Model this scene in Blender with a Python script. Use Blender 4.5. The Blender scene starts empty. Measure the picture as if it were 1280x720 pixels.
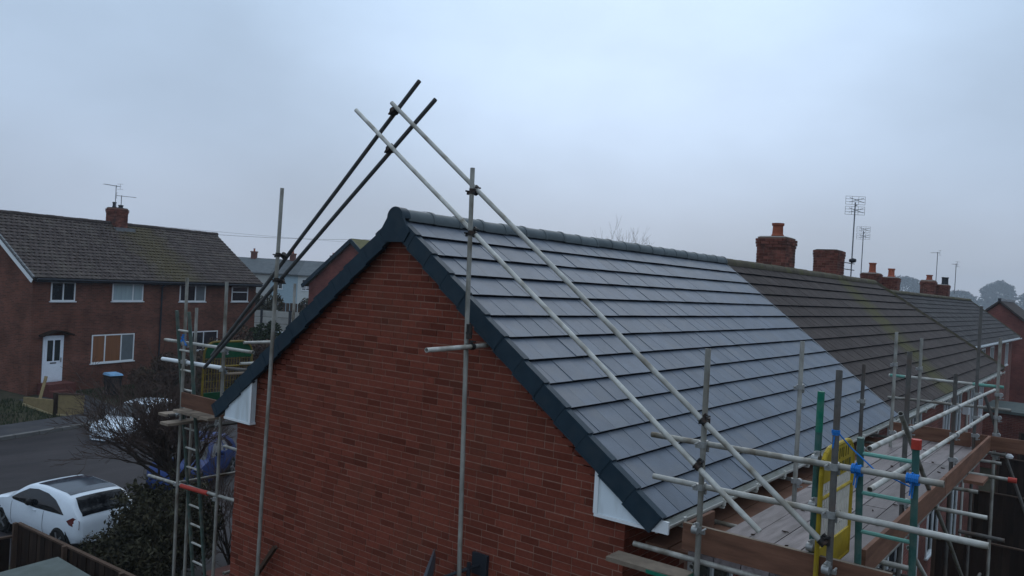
import bpy, bmesh, math, random
from mathutils import Vector, Matrix
random.seed(7)
sc = bpy.context.scene
COL = sc.collection
R = math.radians

# ------------------------------------------------------------------ camera
YAW, PIT, ROL = .6565, -.0078, .0567
CAM = Vector((-6.3614, -6.6001, 7.0258)); FPX = 990.39
fw = Vector((math.cos(YAW)*math.cos(PIT), math.sin(YAW)*math.cos(PIT), math.sin(PIT)))
r0 = Vector((math.sin(YAW), -math.cos(YAW), 0)); u0 = r0.cross(fw)
rt = r0*math.cos(ROL) + u0*math.sin(ROL); up = -r0*math.sin(ROL) + u0*math.cos(ROL)
cam = bpy.data.cameras.new('camera'); co = bpy.data.objects.new('camera', cam); COL.objects.link(co)
cam.sensor_width = 36; cam.lens = 36*FPX/1280; cam.clip_start = .05; cam.clip_end = 3000
co.matrix_world = Matrix(((rt.x, up.x, -fw.x, CAM.x), (rt.y, up.y, -fw.y, CAM.y), (rt.z, up.z, -fw.z, CAM.z), (0, 0, 0, 1)))
sc.camera = co

# ------------------------------------------------------------------ light
SUN_EL, SUN_AZ = R(30), R(30)          # direction to the veiled sun, azimuth from +X
w = bpy.data.worlds.new('World'); sc.world = w; w.use_nodes = True
nt = w.node_tree; nt.nodes.clear(); N = nt.nodes.new; LK = nt.links.new
wo = N('ShaderNodeOutputWorld')
sky = N('ShaderNodeTexSky'); sky.sky_type = 'NISHITA'; sky.sun_disc = False
sky.sun_elevation = SUN_EL; sky.sun_rotation = R(90) - SUN_AZ
b1 = N('ShaderNodeBackground'); b1.inputs[1].default_value = .06; LK(sky.outputs[0], b1.inputs[0])
tc = N('ShaderNodeTexCoord'); nrm = N('ShaderNodeVectorMath'); nrm.operation = 'NORMALIZE'; LK(tc.outputs['Generated'], nrm.inputs[0])
sx = N('ShaderNodeSeparateXYZ'); LK(nrm.outputs[0], sx.inputs[0])
rmp = N('ShaderNodeValToRGB'); LK(sx.outputs[2], rmp.inputs[0])
e = rmp.color_ramp.elements
e[0].position = 0; e[0].color = (.40, .455, .565, 1)
e[1].position = 1; e[1].color = (.95, 1.15, 1.40, 1)
for p_, c_ in ((.08, (.43, .505, .64, 1)), (.17, (.47, .585, .755, 1)), (.34, (.475, .62, .81, 1)), (.6, (.68, .85, 1.06, 1))):
    q = e.new(p_); q.color = c_
# soft cloud deck: slow noise and a brighter patch where the sun sits behind it
mp = N('ShaderNodeMapping'); mp.inputs['Scale'].default_value = (1.6, 1.6, 3.2); LK(nrm.outputs[0], mp.inputs[0])
ns = N('ShaderNodeTexNoise'); ns.inputs['Scale'].default_value = 1.7; ns.inputs['Detail'].default_value = 6; LK(mp.outputs[0], ns.inputs[0])
mr = N('ShaderNodeMapRange'); mr.inputs[1].default_value = .3; mr.inputs[2].default_value = .7; mr.inputs[3].default_value = .89; mr.inputs[4].default_value = 1.11; LK(ns.outputs[0], mr.inputs[0])
dt = N('ShaderNodeVectorMath'); dt.operation = 'DOT_PRODUCT'; LK(nrm.outputs[0], dt.inputs[0])
dt.inputs[1].default_value = (math.cos(SUN_EL)*math.cos(SUN_AZ), math.cos(SUN_EL)*math.sin(SUN_AZ), math.sin(SUN_EL))
m2 = N('ShaderNodeMapRange'); m2.inputs[1].default_value = .86; m2.inputs[2].default_value = 1; m2.inputs[3].default_value = 1; m2.inputs[4].default_value = 1.55; m2.interpolation_type = 'SMOOTHSTEP'; LK(dt.outputs['Value'], m2.inputs[0])
mm = N('ShaderNodeMath'); mm.operation = 'MULTIPLY'; LK(mr.outputs[0], mm.inputs[0]); LK(m2.outputs[0], mm.inputs[1])
d3 = N('ShaderNodeVectorMath'); d3.operation = 'DOT_PRODUCT'; LK(nrm.outputs[0], d3.inputs[0]); d3.inputs[1].default_value = (.26, .966, 0)
m3 = N('ShaderNodeMapRange'); m3.inputs[1].default_value = -.6; m3.inputs[2].default_value = 1; m3.inputs[3].default_value = .93; m3.inputs[4].default_value = 1.07; LK(d3.outputs['Value'], m3.inputs[0])
m4 = N('ShaderNodeMath'); m4.operation = 'MULTIPLY'; LK(mm.outputs[0], m4.inputs[0]); LK(m3.outputs[0], m4.inputs[1]); mm = m4
b2 = N('ShaderNodeBackground'); LK(rmp.outputs[0], b2.inputs[0]); LK(mm.outputs[0], b2.inputs[1])
mx = N('ShaderNodeMixShader'); mx.inputs[0].default_value = .9; LK(b1.outputs[0], mx.inputs[1]); LK(b2.outputs[0], mx.inputs[2]); LK(mx.outputs[0], wo.inputs[0])
sl = bpy.data.lights.new('sun', 'SUN'); sl.energy = .5; sl.angle = R(40); sl.color = (1, .97, .92)
so = bpy.data.objects.new('sun', sl); COL.objects.link(so)
so.rotation_euler = Vector((math.cos(SUN_EL)*math.cos(SUN_AZ), math.cos(SUN_EL)*math.sin(SUN_AZ), math.sin(SUN_EL))).to_track_quat('Z', 'Y').to_euler()
sc.view_settings.view_transform = 'Standard'; sc.view_settings.look = 'None'
sc.view_settings.exposure = 0; sc.view_settings.gamma = 1
sc.cycles.volume_bounces = 1; sc.cycles.max_bounces = 8

# ------------------------------------------------------------------ materials
def M(name, base, rough=.65, metal=0, var=.2, scale=6, bump=0, bscale=60, rand=0, rnd_attr=False, dirt=None, dirt_scale=3, dirt_amt=.5, spec=.12, moss=None, stretch=(1, 1, 1), glob=False, skew=1):
    m = bpy.data.materials.new(name); m.use_nodes = True; n = m.node_tree; A = n.nodes.new; L = n.links.new
    bs = n.nodes['Principled BSDF']; bs.inputs['Roughness'].default_value = rough; bs.inputs['Metallic'].default_value = metal
    bs.inputs['Specular IOR Level'].default_value = spec
    if glob:
        g = A('ShaderNodeNewGeometry'); vec = g.outputs['Position']
    else:
        g = A('ShaderNodeTexCoord'); vec = g.outputs['Object']
    oi = A('ShaderNodeObjectInfo')
    off = A('ShaderNodeVectorMath'); off.operation = 'MULTIPLY_ADD'; L(vec, off.inputs[0]); off.inputs[1].default_value = stretch
    cr = A('ShaderNodeMath'); cr.operation = 'MULTIPLY'; L(oi.outputs['Random'], cr.inputs[0]); cr.inputs[1].default_value = 0 if glob else 37
    cb = A('ShaderNodeCombineXYZ'); L(cr.outputs[0], cb.inputs[0]); L(cr.outputs[0], cb.inputs[1]); L(cb.outputs[0], off.inputs[2])
    v = off.outputs[0]
    nz = A('ShaderNodeTexNoise'); nz.inputs['Scale'].default_value = scale; nz.inputs['Detail'].default_value = 5; nz.inputs['Roughness'].default_value = .65; L(v, nz.inputs[0])
    f = A('ShaderNodeMapRange'); f.inputs[1].default_value = .25; f.inputs[2].default_value = .75; f.inputs[3].default_value = 1-var; f.inputs[4].default_value = 1+var; L(nz.outputs[0], f.inputs[0])
    fac = f.outputs[0]
    if rand:
        rr = oi.outputs['Random']
        if rnd_attr:
            at = A('ShaderNodeAttribute'); at.attribute_name = 'rnd'
            ad = A('ShaderNodeMath'); ad.operation = 'ADD'; L(rr, ad.inputs[0]); L(at.outputs['Fac'], ad.inputs[1])
            fr = A('ShaderNodeMath'); fr.operation = 'FRACT'; L(ad.outputs[0], fr.inputs[0]); rr = fr.outputs[0]
        pw_ = A('ShaderNodeMath'); pw_.operation = 'POWER'; L(rr, pw_.inputs[0]); pw_.inputs[1].default_value = skew
        rm = A('ShaderNodeMapRange'); rm.inputs[3].default_value = 1-rand; rm.inputs[4].default_value = 1+rand*(.75 if skew == 1 else .25); L(pw_.outputs[0], rm.inputs[0])
        mu = A('ShaderNodeMath'); mu.operation = 'MULTIPLY'; L(fac, mu.inputs[0]); L(rm.outputs[0], mu.inputs[1]); fac = mu.outputs[0]
    c = A('ShaderNodeVectorMath'); c.operation = 'SCALE'; c.inputs[0].default_value = base; L(fac, c.inputs['Scale']); colr = c.outputs[0]
    if dirt:
        n2 = A('ShaderNodeTexNoise'); n2.inputs['Scale'].default_value = dirt_scale; n2.inputs['Detail'].default_value = 6; L(v, n2.inputs[0])
        d2 = A('ShaderNodeMapRange'); d2.inputs[1].default_value = .48; d2.inputs[2].default_value = .7; d2.inputs[4].default_value = dirt_amt; L(n2.outputs[0], d2.inputs[0])
        mxx = A('ShaderNodeMix'); mxx.data_type = 'RGBA'; L(d2.outputs[0], mxx.inputs[0]); L(colr, mxx.inputs[6]); mxx.inputs[7].default_value = (*dirt, 1); colr = mxx.outputs[2]
    if moss:      # a streak of moss across a roof: (axis vector, offset, half width, colour, amount)
        ax, o_, hw, mc, am = moss
        gg = A('ShaderNodeNewGeometry'); dd = A('ShaderNodeVectorMath'); dd.operation = 'DOT_PRODUCT'; L(gg.outputs['Position'], dd.inputs[0]); dd.inputs[1].default_value = ax
        s1 = A('ShaderNodeMath'); s1.operation = 'SUBTRACT'; L(dd.outputs['Value'], s1.inputs[0]); s1.inputs[1].default_value = o_
        s2 = A('ShaderNodeMath'); s2.operation = 'ABSOLUTE'; L(s1.outputs[0], s2.inputs[0])
        s3 = A('ShaderNodeMapRange'); s3.inputs[1].default_value = 0; s3.inputs[2].default_value = hw; s3.inputs[3].default_value = .62; s3.inputs[4].default_value = .0; L(s2.outputs[0], s3.inputs[0])
        n3 = A('ShaderNodeTexNoise'); n3.inputs['Scale'].default_value = 1.6; n3.inputs['Detail'].default_value = 7; n3.inputs['Roughness'].default_value = .75; L(gg.outputs['Position'], n3.inputs[0])
        s4 = A('ShaderNodeMath'); s4.operation = 'ADD'; L(s3.outputs[0], s4.inputs[0]); L(n3.outputs[0], s4.inputs[1])
        s5 = A('ShaderNodeMapRange'); s5.inputs[1].default_value = .62; s5.inputs[2].default_value = 1.0; s5.inputs[4].default_value = am; L(s4.outputs[0], s5.inputs[0])
        my = A('ShaderNodeMix'); my.data_type = 'RGBA'; L(s5.outputs[0], my.inputs[0]); L(colr, my.inputs[6]); my.inputs[7].default_value = (*mc, 1); colr = my.outputs[2]
    L(colr, bs.inputs['Base Color'])
    if bump:
        nb = A('ShaderNodeTexNoise'); nb.inputs['Scale'].default_value = bscale; nb.inputs['Detail'].default_value = 4; L(v, nb.inputs[0])
        bp = A('ShaderNodeBump'); bp.inputs['Strength'].default_value = bump; bp.inputs['Distance'].default_value = .01; L(nb.outputs[0], bp.inputs['Height']); L(bp.outputs[0], bs.inputs['Normal'])
    return m

def brick_tex(name, c1, c2, mortar):
    m = bpy.data.materials.new(name); m.use_nodes = True; n = m.node_tree; A = n.nodes.new; L = n.links.new
    bs = n.nodes['Principled BSDF']; bs.inputs['Roughness'].default_value = .85; bs.inputs['Specular IOR Level'].default_value = .15
    t = A('ShaderNodeTexCoord'); s = A('ShaderNodeSeparateXYZ'); L(t.outputs['Object'], s.inputs[0])
    a = A('ShaderNodeMath'); a.operation = 'ADD'; L(s.outputs[0], a.inputs[0]); L(s.outputs[1], a.inputs[1])
    cb = A('ShaderNodeCombineXYZ'); L(a.outputs[0], cb.inputs[0]); L(s.outputs[2], cb.inputs[1])
    b = A('ShaderNodeTexBrick'); L(cb.outputs[0], b.inputs[0]); b.inputs['Scale'].default_value = 1
    b.inputs['Color1'].default_value = (*c1, 1); b.inputs['Color2'].default_value = (*c2, 1); b.inputs['Mortar'].default_value = (*mortar, 1)
    b.inputs['Mortar Size'].default_value = .008; b.inputs['Brick Width'].default_value = .225; b.inputs['Row Height'].default_value = .075; b.inputs['Bias'].default_value = 0
    nz = A('ShaderNodeTexNoise'); nz.inputs['Scale'].default_value = 1.1; nz.inputs['Detail'].default_value = 6; L(t.outputs['Object'], nz.inputs[0])
    f = A('ShaderNodeMapRange'); f.inputs[1].default_value = .3; f.inputs[2].default_value = .7; f.inputs[3].default_value = .65; f.inputs[4].default_value = 1.3; L(nz.outputs[0], f.inputs[0])
    c = A('ShaderNodeVectorMath'); c.operation = 'SCALE'; L(b.outputs['Color'], c.inputs[0]); L(f.outputs[0], c.inputs['Scale']); L(c.outputs[0], bs.inputs['Base Color'])
    bp = A('ShaderNodeBump'); bp.inputs['Strength'].default_value = .6; bp.inputs['Distance'].default_value = .01; bp.invert = True; L(b.outputs['Fac'], bp.inputs['Height']); L(bp.outputs[0], bs.inputs['Normal'])
    return m

def glass(name, tint=(.02, .025, .03), rough=.06):
    m = M(name, tint, rough, 0, .3, 1.5, spec=.9); return m

D14 = Vector((math.cos(R(14.1)), math.sin(R(14.1)), 0)); P0 = Vector((9.36, 31.26, 0))
mt = dict(
 brick=M('brick', (.188, .050, .032), .85, spec=.05, var=.22, scale=25, bump=.4, bscale=90, rand=.45, skew=.55, rnd_attr=True, glob=True, dirt=(.15, .06, .038), dirt_scale=1.3, dirt_amt=.4),
 mortar=M('mortar', (.31, .185, .14), .9, spec=.05, var=.25, scale=14, bump=.4, bscale=70, glob=True),
 brick_far=brick_tex('brick_far', (.165, .062, .041), (.10, .042, .030), (.14, .08, .06)),
 brick_rear=brick_tex('brick_rear', (.20, .068, .05), (.13, .045, .038), (.2, .12, .10)),
 brick_red=brick_tex('brick_red', (.185, .056, .044), (.14, .042, .035), (.17, .09, .075)),
 chim=M('chimney_brick', (.16, .06, .045), .85, var=.35, scale=9, bump=.4, rand=.45, rnd_attr=True, glob=True, dirt=(.05, .035, .03), dirt_scale=3, dirt_amt=.7),
 slate=M('slate', (.083, .101, .130), .52, var=.2, scale=4, bump=.2, bscale=60, rand=.13, rnd_attr=True, dirt=(.12, .124, .134), dirt_scale=2.6, dirt_amt=.6, spec=.4),
 tile_edge=M('tile_edge', (.008, .010, .014), .9, var=.2, spec=.05),  # dark cut nose; its black also paints in the gap shadow below each course
 verge=M('verge', (.020, .036, .050), .5, var=.18, scale=6, bump=.1, dirt=(.035, .048, .058), dirt_scale=5, dirt_amt=.6),
 ridge=M('ridge', (.10, .118, .125), .55, var=.15, scale=7, bump=.2, rand=.12),
 oldtile=M('old_tile', (.056, .044, .040), .85, var=.25, scale=7, bump=.5, bscale=80, rand=.16, rnd_attr=True, glob=True, dirt=(.078, .064, .056), dirt_scale=2.2, dirt_amt=.5,
           moss=((1, .66*-1.35, 0), 17.9, 1.3, (.075, .07, .022), .7)),
 oldtile3=M('third_tile', (.046, .041, .041), .85, var=.22, scale=7, rand=.14, rnd_attr=True, glob=True, dirt=(.09, .09, .085), dirt_scale=2.2, dirt_amt=.5),
 oldridge=M('old_ridge', (.10, .085, .062), .9, var=.3, scale=8, bump=.5, dirt=(.09, .09, .03), dirt_scale=3, dirt_amt=.7, glob=True, rand=.15),
 lefttile=M('left_tile', (.060, .047, .043), .85, var=.22, scale=5, rand=.3, rnd_attr=True, glob=True, dirt=(.12, .105, .085), dirt_scale=1.5, dirt_amt=.4,
            moss=((D14.x, D14.y, 0), D14.dot(P0)+6.9, 2.3, (.075, .062, .024), .6)),
 mossroof=M('mossy_roof', (.11, .10, .05), .9, var=.3, scale=4, rand=.2, glob=True),
 greyroof=M('grey_roof', (.10, .11, .115), .85, var=.2, scale=2, rand=.2, rnd_attr=True, glob=True),
 galv=M('galvanised', (.30, .29, .26), .5, .25, var=.35, scale=9, bump=.15, bscale=120, dirt=(.12, .095, .065), dirt_scale=5, dirt_amt=.9, rand=.22, stretch=(1, 1, .5)),
 galvl=M('bright_galvanised', (.48, .47, .43), .5, .15, var=.25, scale=12, bump=.15, bscale=120, dirt=(.19, .165, .125), dirt_scale=6, dirt_amt=.9, rand=.14),
 steel=M('dark_steel', (.115, .108, .10), .6, .2, var=.35, scale=10, bump=.2, bscale=120, dirt=(.10, .055, .035), dirt_scale=5, dirt_amt=.6, rand=.2),
 rakerd=M('dark_raker', (.085, .088, .09), .6, .15, var=.35, scale=10, bump=.2, bscale=120, dirt=(.09, .06, .045), dirt_scale=5, dirt_amt=.5),
 black=M('black_iron', (.035, .033, .032), .55, .4, var=.3, scale=20, dirt=(.10, .05, .03), dirt_scale=20, dirt_amt=.5),
 zinc=M('zinc', (.33, .33, .32), .45, .5, var=.25, scale=20),
 green=M('green_paint', (.015, .16, .10), .5, var=.3, scale=9, dirt=(.15, .17, .15), dirt_scale=9, dirt_amt=.5),
 dgreen=M('dark_green_paint', (.045, .115, .10), .5, var=.3, scale=9, dirt=(.12, .13, .11), dirt_scale=9, dirt_amt=.5),
 agedgreen=M('aged_green', (.07, .105, .09), .6, var=.35, scale=9, dirt=(.14, .13, .11), dirt_scale=7, dirt_amt=.7),
 teal=M('teal_paint', (.14, .33, .27), .5, var=.25, scale=9, dirt=(.18, .2, .18), dirt_scale=9, dirt_amt=.5),
 yellow=M('yellow_plastic', (.36, .25, .02), .5, var=.2, scale=8, dirt=(.22, .17, .05), dirt_scale=6, dirt_amt=.5),
 orange=M('orange_paint', (.50, .22, .02), .5, var=.2, scale=8),
  oldyellow=M('faded_yellow', (.20, .145, .03), .6, var=.3, scale=8, dirt=(.10, .08, .05), dirt_scale=6, dirt_amt=.6),
 gatgreen=M('green_panel', (.014, .075, .038), .5, var=.25, scale=8, dirt=(.03, .06, .03), dirt_scale=6),
 mesh=M('mesh_wire', (.55, .52, .44), .6, var=.2),
 bluerope=M('blue_rope', (.025, .17, .50), .7, var=.3, scale=50),
 red=M('red_plastic', (.40, .05, .035), .5, var=.15),
 white=M('white_upvc', (.72, .74, .75), .4, var=.05, scale=3),
 soffit=M('soffit', (.66, .72, .76), .4, var=.06, scale=3, dirt=(.25, .25, .2), dirt_scale=7, dirt_amt=.35, stretch=(1, 1, .25)),
 gutter=M('gutter', (.52, .52, .48), .5, var=.12, scale=4, dirt=(.3, .28, .2), dirt_scale=4, dirt_amt=.5),
 board=M('scaffold_board', (.155, .13, .128), .5, var=.3, scale=3, bump=.3, bscale=40, rand=.3, dirt=(.055, .045, .04), dirt_scale=5, dirt_amt=.7, stretch=(.35, 2.5, 2.5), glob=True),
 toe=M('toe_board', (.165, .082, .053), .75, var=.3, scale=4, bump=.2, rand=.22, dirt=(.07, .035, .025), dirt_scale=3, dirt_amt=.6, stretch=(.5, .5, 4), glob=True),
 oldboard=M('old_board', (.24, .19, .145), .85, var=.3, scale=4, bump=.3, rand=.25, dirt=(.08, .06, .05), dirt_scale=5, dirt_amt=.6),
 creosote=M('creosote_timber', (.026, .016, .012), .85, var=.35, scale=5, bump=.3, rand=.3, dirt=(.06, .038, .025), dirt_scale=3, stretch=(1, 1, .3)),
 fencetop=M('fence_cap', (.072, .046, .033), .85, var=.3, scale=5),
 felt=M('roof_felt', (.10, .118, .112), .9, var=.15, scale=6, bump=.5, bscale=160, dirt=(.07, .08, .07), dirt_scale=2),
 tar=M('asphalt', (.036, .032, .034), .6, var=.35, scale=.9, bump=.4, bscale=60, glob=True, dirt=(.018, .017, .019), dirt_scale=.5, dirt_amt=.9, stretch=(.5, 1.6, 1), spec=.08),
 pave=M('paving', (.046, .046, .051), .75, var=.25, scale=1.6, bump=.3, bscale=60, glob=True, dirt=(.06, .055, .05), dirt_scale=.8, dirt_amt=.7),
 kerb=M('kerb_stone', (.12, .115, .11), .8, var=.25, scale=3, glob=True, rand=.2),
 soil=M('garden_ground', (.045, .040, .026), .95, var=.4, scale=1.2, bump=.6, bscale=14, glob=True, dirt=(.035, .045, .018), dirt_scale=.3, dirt_amt=.9),
 glass=glass('window_glass'), blind=M('net_curtain', (.30, .38, .40), .25, var=.15, scale=3, spec=.8, stretch=(3, 3, .3)),
 curtain=M('orange_curtain', (.21, .085, .035), .4, var=.2, scale=4, spec=.7, stretch=(4, 4, .2)), netgrey=M('grey_net', (.13, .15, .16), .3, var=.2, scale=3, spec=.7),
 door=M('door_white', (.72, .76, .82), .35, var=.05),
 cratewood=M('crate_timber', (.075, .028, .022), .8, var=.3, scale=4, rand=.25, stretch=(1, 1, .3)),
 redbrick=M('step_brick', (.12, .045, .038), .8, var=.3, scale=20), tan=M('chipboard', (.22, .165, .085), .8, var=.2, scale=6, bump=.2),
 tanedge=M('chipboard_edge', (.32, .26, .15), .8, var=.15), pot=M('terracotta', (.36, .105, .06), .8, var=.25, scale=6, rand=.2, dirt=(.13, .06, .045), dirt_scale=4),
 flaunch=M('flaunching', (.22, .20, .18), .9, var=.3, scale=9), lead=M('lead', (.16, .165, .17), .6, var=.25, scale=6),
 alu=M('aerial_metal', (.19, .20, .22), .5, .3, var=.2), carwhite=M('car_white', (.66, .72, .78), .22, var=.03, spec=.6), carblue=M('car_blue', (.007, .025, .11), .5, var=.05, spec=.15),
 cardark=M('car_dark', (.03, .033, .04), .25, var=.05), carglass=M('car_glass', (.008, .009, .011), .05, var=.1, spec=.35), carroof=M('car_roof_glass', (.03, .04, .055), .12, var=.1, spec=.35), screen=M('pale_screen', (.42, .50, .56), .35, var=.2, scale=4),
 tyre=M('tyre', (.018, .018, .018), .85, var=.2), rim=M('wheel_rim', (.28, .29, .3), .35, .7, var=.1), tail=M('tail_lamp', (.10, .014, .013), .2, var=.1, spec=.8), lamp=M('head_lamp', (.55, .58, .6), .12, var=.1, spec=.9),
 plastic=M('black_plastic', (.02, .02, .021), .5, var=.1), binblue=M('blue_lid', (.20, .38, .58), .45, var=.2, scale=5), dish=M('dish_grey', (.075, .085, .10), .45, var=.15, spec=.5),
 bark=M('bark', (.052, .040, .033), .95, var=.35, scale=9), twig=M('twig', (.078, .055, .046), .95, var=.3, scale=9, glob=True),
 leafd=M('dark_leaf', (.036, .034, .020), .8, var=.5, scale=1.7, glob=True, rand=.5, rnd_attr=True, dirt=(.055, .045, .025), dirt_scale=2, dirt_amt=.7), leafb=M('brown_leaf', (.085, .052, .039), .85, var=.4, scale=2, glob=True, rand=.5, rnd_attr=True, dirt=(.04, .05, .022), dirt_scale=1, dirt_amt=.8),
 leafg=M('green_leaf', (.030, .044, .020), .8, var=.4, scale=2, glob=True, rand=.5, rnd_attr=True), leaff=M('far_leaf', (.022, .03, .026), .9, var=.4, scale=.5, glob=True),
 concrete=M('concrete_panel', (.34, .335, .315), .85, var=.15, scale=2, bump=.2, rand=.12, dirt=(.2, .195, .18), dirt_scale=1.5), bluewall=M('blue_render', (.30, .39, .44), .8, var=.08), whitewall=M('white_render', (.52, .54, .53), .8, var=.08), greywall=M('grey_render', (.38, .38, .36), .8, var=.1), cable=M('cable', (.05, .05, .055), .7, var=.1),
 ink=M('dark_ink', (.10, .085, .02), .6, var=.2),
)

# ------------------------------------------------------------------ builders
ORG = {}
def tag(o, label=None, cat=None, group=None, kind=None):
    if label: o['label'] = label
    if cat: o['category'] = cat
    if group: o['group'] = group
    if kind: o['kind'] = kind
    return o
def thing(name, loc, label, cat, group=None, rz=0):
    o = bpy.data.objects.new(name, None); COL.objects.link(o); o.empty_display_size = .2
    o.location = loc; o.rotation_euler = (0, 0, rz)
    ORG[o] = Vector((0, 0, 0)) if rz else Vector(loc)
    return tag(o, label, cat, group)
def org(p): return ORG.get(p, Vector((0, 0, 0)))

class MB:
    def __init__(s): s.v = []; s.f = []; s.r = []
    def add(s, vs, fs, rnd=None):
        k = len(s.v); s.v += [tuple(v) for v in vs]; s.f += [tuple(i+k for i in f) for f in fs]
        s.r += [random.random() if rnd is None else rnd]*len(fs); return s
    def hexa(s, p, rnd=None):       # 8 points: bottom ring then top ring
        return s.add(p, [(3, 2, 1, 0), (4, 5, 6, 7), (0, 1, 5, 4), (1, 2, 6, 5), (2, 3, 7, 6), (3, 0, 4, 7)], rnd)
    def box(s, x0, x1, y0, y1, z0, z1, rnd=None):
        return s.hexa([(x0, y0, z0), (x1, y0, z0), (x1, y1, z0), (x0, y1, z0), (x0, y0, z1), (x1, y0, z1), (x1, y1, z1), (x0, y1, z1)], rnd)
    def bar(s, p, q, w_, h_, upv=(0, 0, 1)):
        p, q = Vector(p), Vector(q); d = (q-p).normalized(); a = d.cross(Vector(upv)).normalized(); b = a.cross(d)
        a *= w_/2; b *= h_/2
        return s.hexa([p-a-b, p+a-b, q+a-b, q-a-b, p-a+b, p+a+b, q+a+b, q-a+b])
    def tube(s, p, q, r, n=10, r2=None, cap=True, hollow=False):
        p, q = Vector(p), Vector(q); d = (q-p).normalized(); r2 = r if r2 is None else r2
        a = d.orthogonal().normalized(); b = d.cross(a); vs = []; fs = []
        c = [(math.cos(2*math.pi*i/n), math.sin(2*math.pi*i/n)) for i in range(n)]
        vs += [p+(a*x+b*y)*r for x, y in c]; vs += [q+(a*x+b*y)*r2 for x, y in c]
        for i in range(n): j = (i+1) % n; fs.append((i, j, n+j, n+i))
        if hollow:
            k = .8
            for base, e_, dr in ((0, p, d), (n, q, -d)):
                o = len(vs); vs += [e_+(a*x+b*y)*r*k for x, y in c]; o2 = len(vs); vs += [e_+dr*.06+(a*x+b*y)*r*k for x, y in c]
                for i in range(n):
                    j = (i+1) % n; f1 = (base+j, base+i, o+i, o+j); f2 = (o+j, o+i, o2+i, o2+j)
                    fs += [f1, f2] if base == 0 else [f1[::-1], f2[::-1]]
                fs.append(tuple(range(o2, o2+n))[::-1] if base == 0 else tuple(range(o2, o2+n)))
        elif cap: fs += [tuple(range(n))[::-1], tuple(range(n, 2*n))]
        return s.add(vs, fs)
    def bent(s, p, q, r, n=12, segs=4, amp=.0035):      # a tube with the slight kinks of a used one
        p, q = Vector(p), Vector(q); d = (q-p).normalized(); a = d.orthogonal().normalized(); b = d.cross(a); ri = r*.8
        c = [(math.cos(2*math.pi*i/n), math.sin(2*math.pi*i/n)) for i in range(n)]; vs = []; fs = []; L = (q-p).length
        st_ = [(0, ri, .06), (0, ri, 0), (0, r, 0)]+[(k/segs, r, 0) for k in range(1, segs)]+[(1, r, 0), (1, ri, 0), (1, ri, -.06)]
        of = {}
        for t, rr, dz in st_:
            if t not in of: of[t] = (a*random.uniform(-1, 1)+b*random.uniform(-1, 1))*(amp if 0 < t < 1 else 0)
            vs += [p+d*(L*t+dz)+of[t]+(a*x+b*y)*rr for x, y in c]
        for k in range(len(st_)-1):
            for i in range(n): j = (i+1) % n; fs.append((k*n+i, k*n+j, k*n+n+j, k*n+n+i))
        m = (len(st_)-1)*n; fs += [tuple(range(n))[::-1], tuple(range(m, m+n))]
        return s.add(vs, fs)
    def prism(s, poly, ext):        # polygon of 3d points extruded along ext
        n = len(poly); e_ = Vector(ext); vs = [Vector(p) for p in poly]; vs += [v+e_ for v in vs]
        fs = [tuple(range(n))[::-1], tuple(range(n, 2*n))]+[(i, (i+1) % n, n+(i+1) % n, n+i) for i in range(n)]
        return s.add(vs, fs)
    def lathe(s, prof, c, n=14, ax=(0, 0, 1)):
        c = Vector(c); d = Vector(ax).normalized(); a = d.orthogonal().normalized(); b = d.cross(a); vs = []; fs = []
        for r_, z_ in prof: vs += [c+d*z_+(a*math.cos(2*math.pi*i/n)+b*math.sin(2*math.pi*i/n))*r_ for i in range(n)]
        for k in range(len(prof)-1):
            for i in range(n): j = (i+1) % n; fs.append((k*n+i, k*n+j, k*n+n+j, k*n+n+i))
        fs += [tuple(range(n))[::-1], tuple(range((len(prof)-1)*n, len(prof)*n))]
        return s.add(vs, fs)
    def mesh(s, name, mat, shift=Vector((0, 0, 0)), smooth=None, fix=True):
        me = bpy.data.meshes.new(name); me.from_pydata([(v[0]-shift.x, v[1]-shift.y, v[2]-shift.z) for v in s.v], [], s.f)
        at = me.attributes.new('rnd', 'FLOAT', 'FACE'); at.data.foreach_set('value', s.r)
        me.materials.append(mat if not isinstance(mat, str) else mt[mat])
        if fix and len(s.f) < 30000:
            b = bmesh.new(); b.from_mesh(me); bmesh.ops.recalc_face_normals(b, faces=b.faces); b.to_mesh(me); b.free()
        if smooth is not None:
            me.polygons.foreach_set('use_smooth', [True]*len(me.polygons)); me.set_sharp_from_angle(angle=R(smooth))
        me.update(); return me
    def build(s, name, mat, parent=None, label=None, smooth=None, kind=None, fix=True):
        sh = org(parent)
        o = bpy.data.objects.new(name, s.mesh(name, mat, sh, smooth, fix)); COL.objects.link(o)
        if parent: o.parent = parent; ORG[o] = sh
        if label: o['label'] = label
        if kind: o['kind'] = kind
        return o
def piece(name, me, parent, loc, rot=None, label=None):
    o = bpy.data.objects.new(name, me); COL.objects.link(o); o.parent = parent
    o.location = Vector(loc)-org(parent)
    if rot is not None: o.rotation_euler = rot
    if label: o['label'] = label
    return o
def whole(o, label, cat, group=None): return tag(o, label, cat, group)
def px(p):
    d = Vector(p)-CAM; z = d.dot(fw)
    if z < .2: return (-9999, -9999, .2)
    return (640+FPX*d.dot(rt)/z, 360-FPX*d.dot(up)/z, z)
def seen(p, m=25):
    a = px(p); return -m < a[0] < 1280+m and -m < a[1] < 720+m and a[2] > .3

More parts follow.
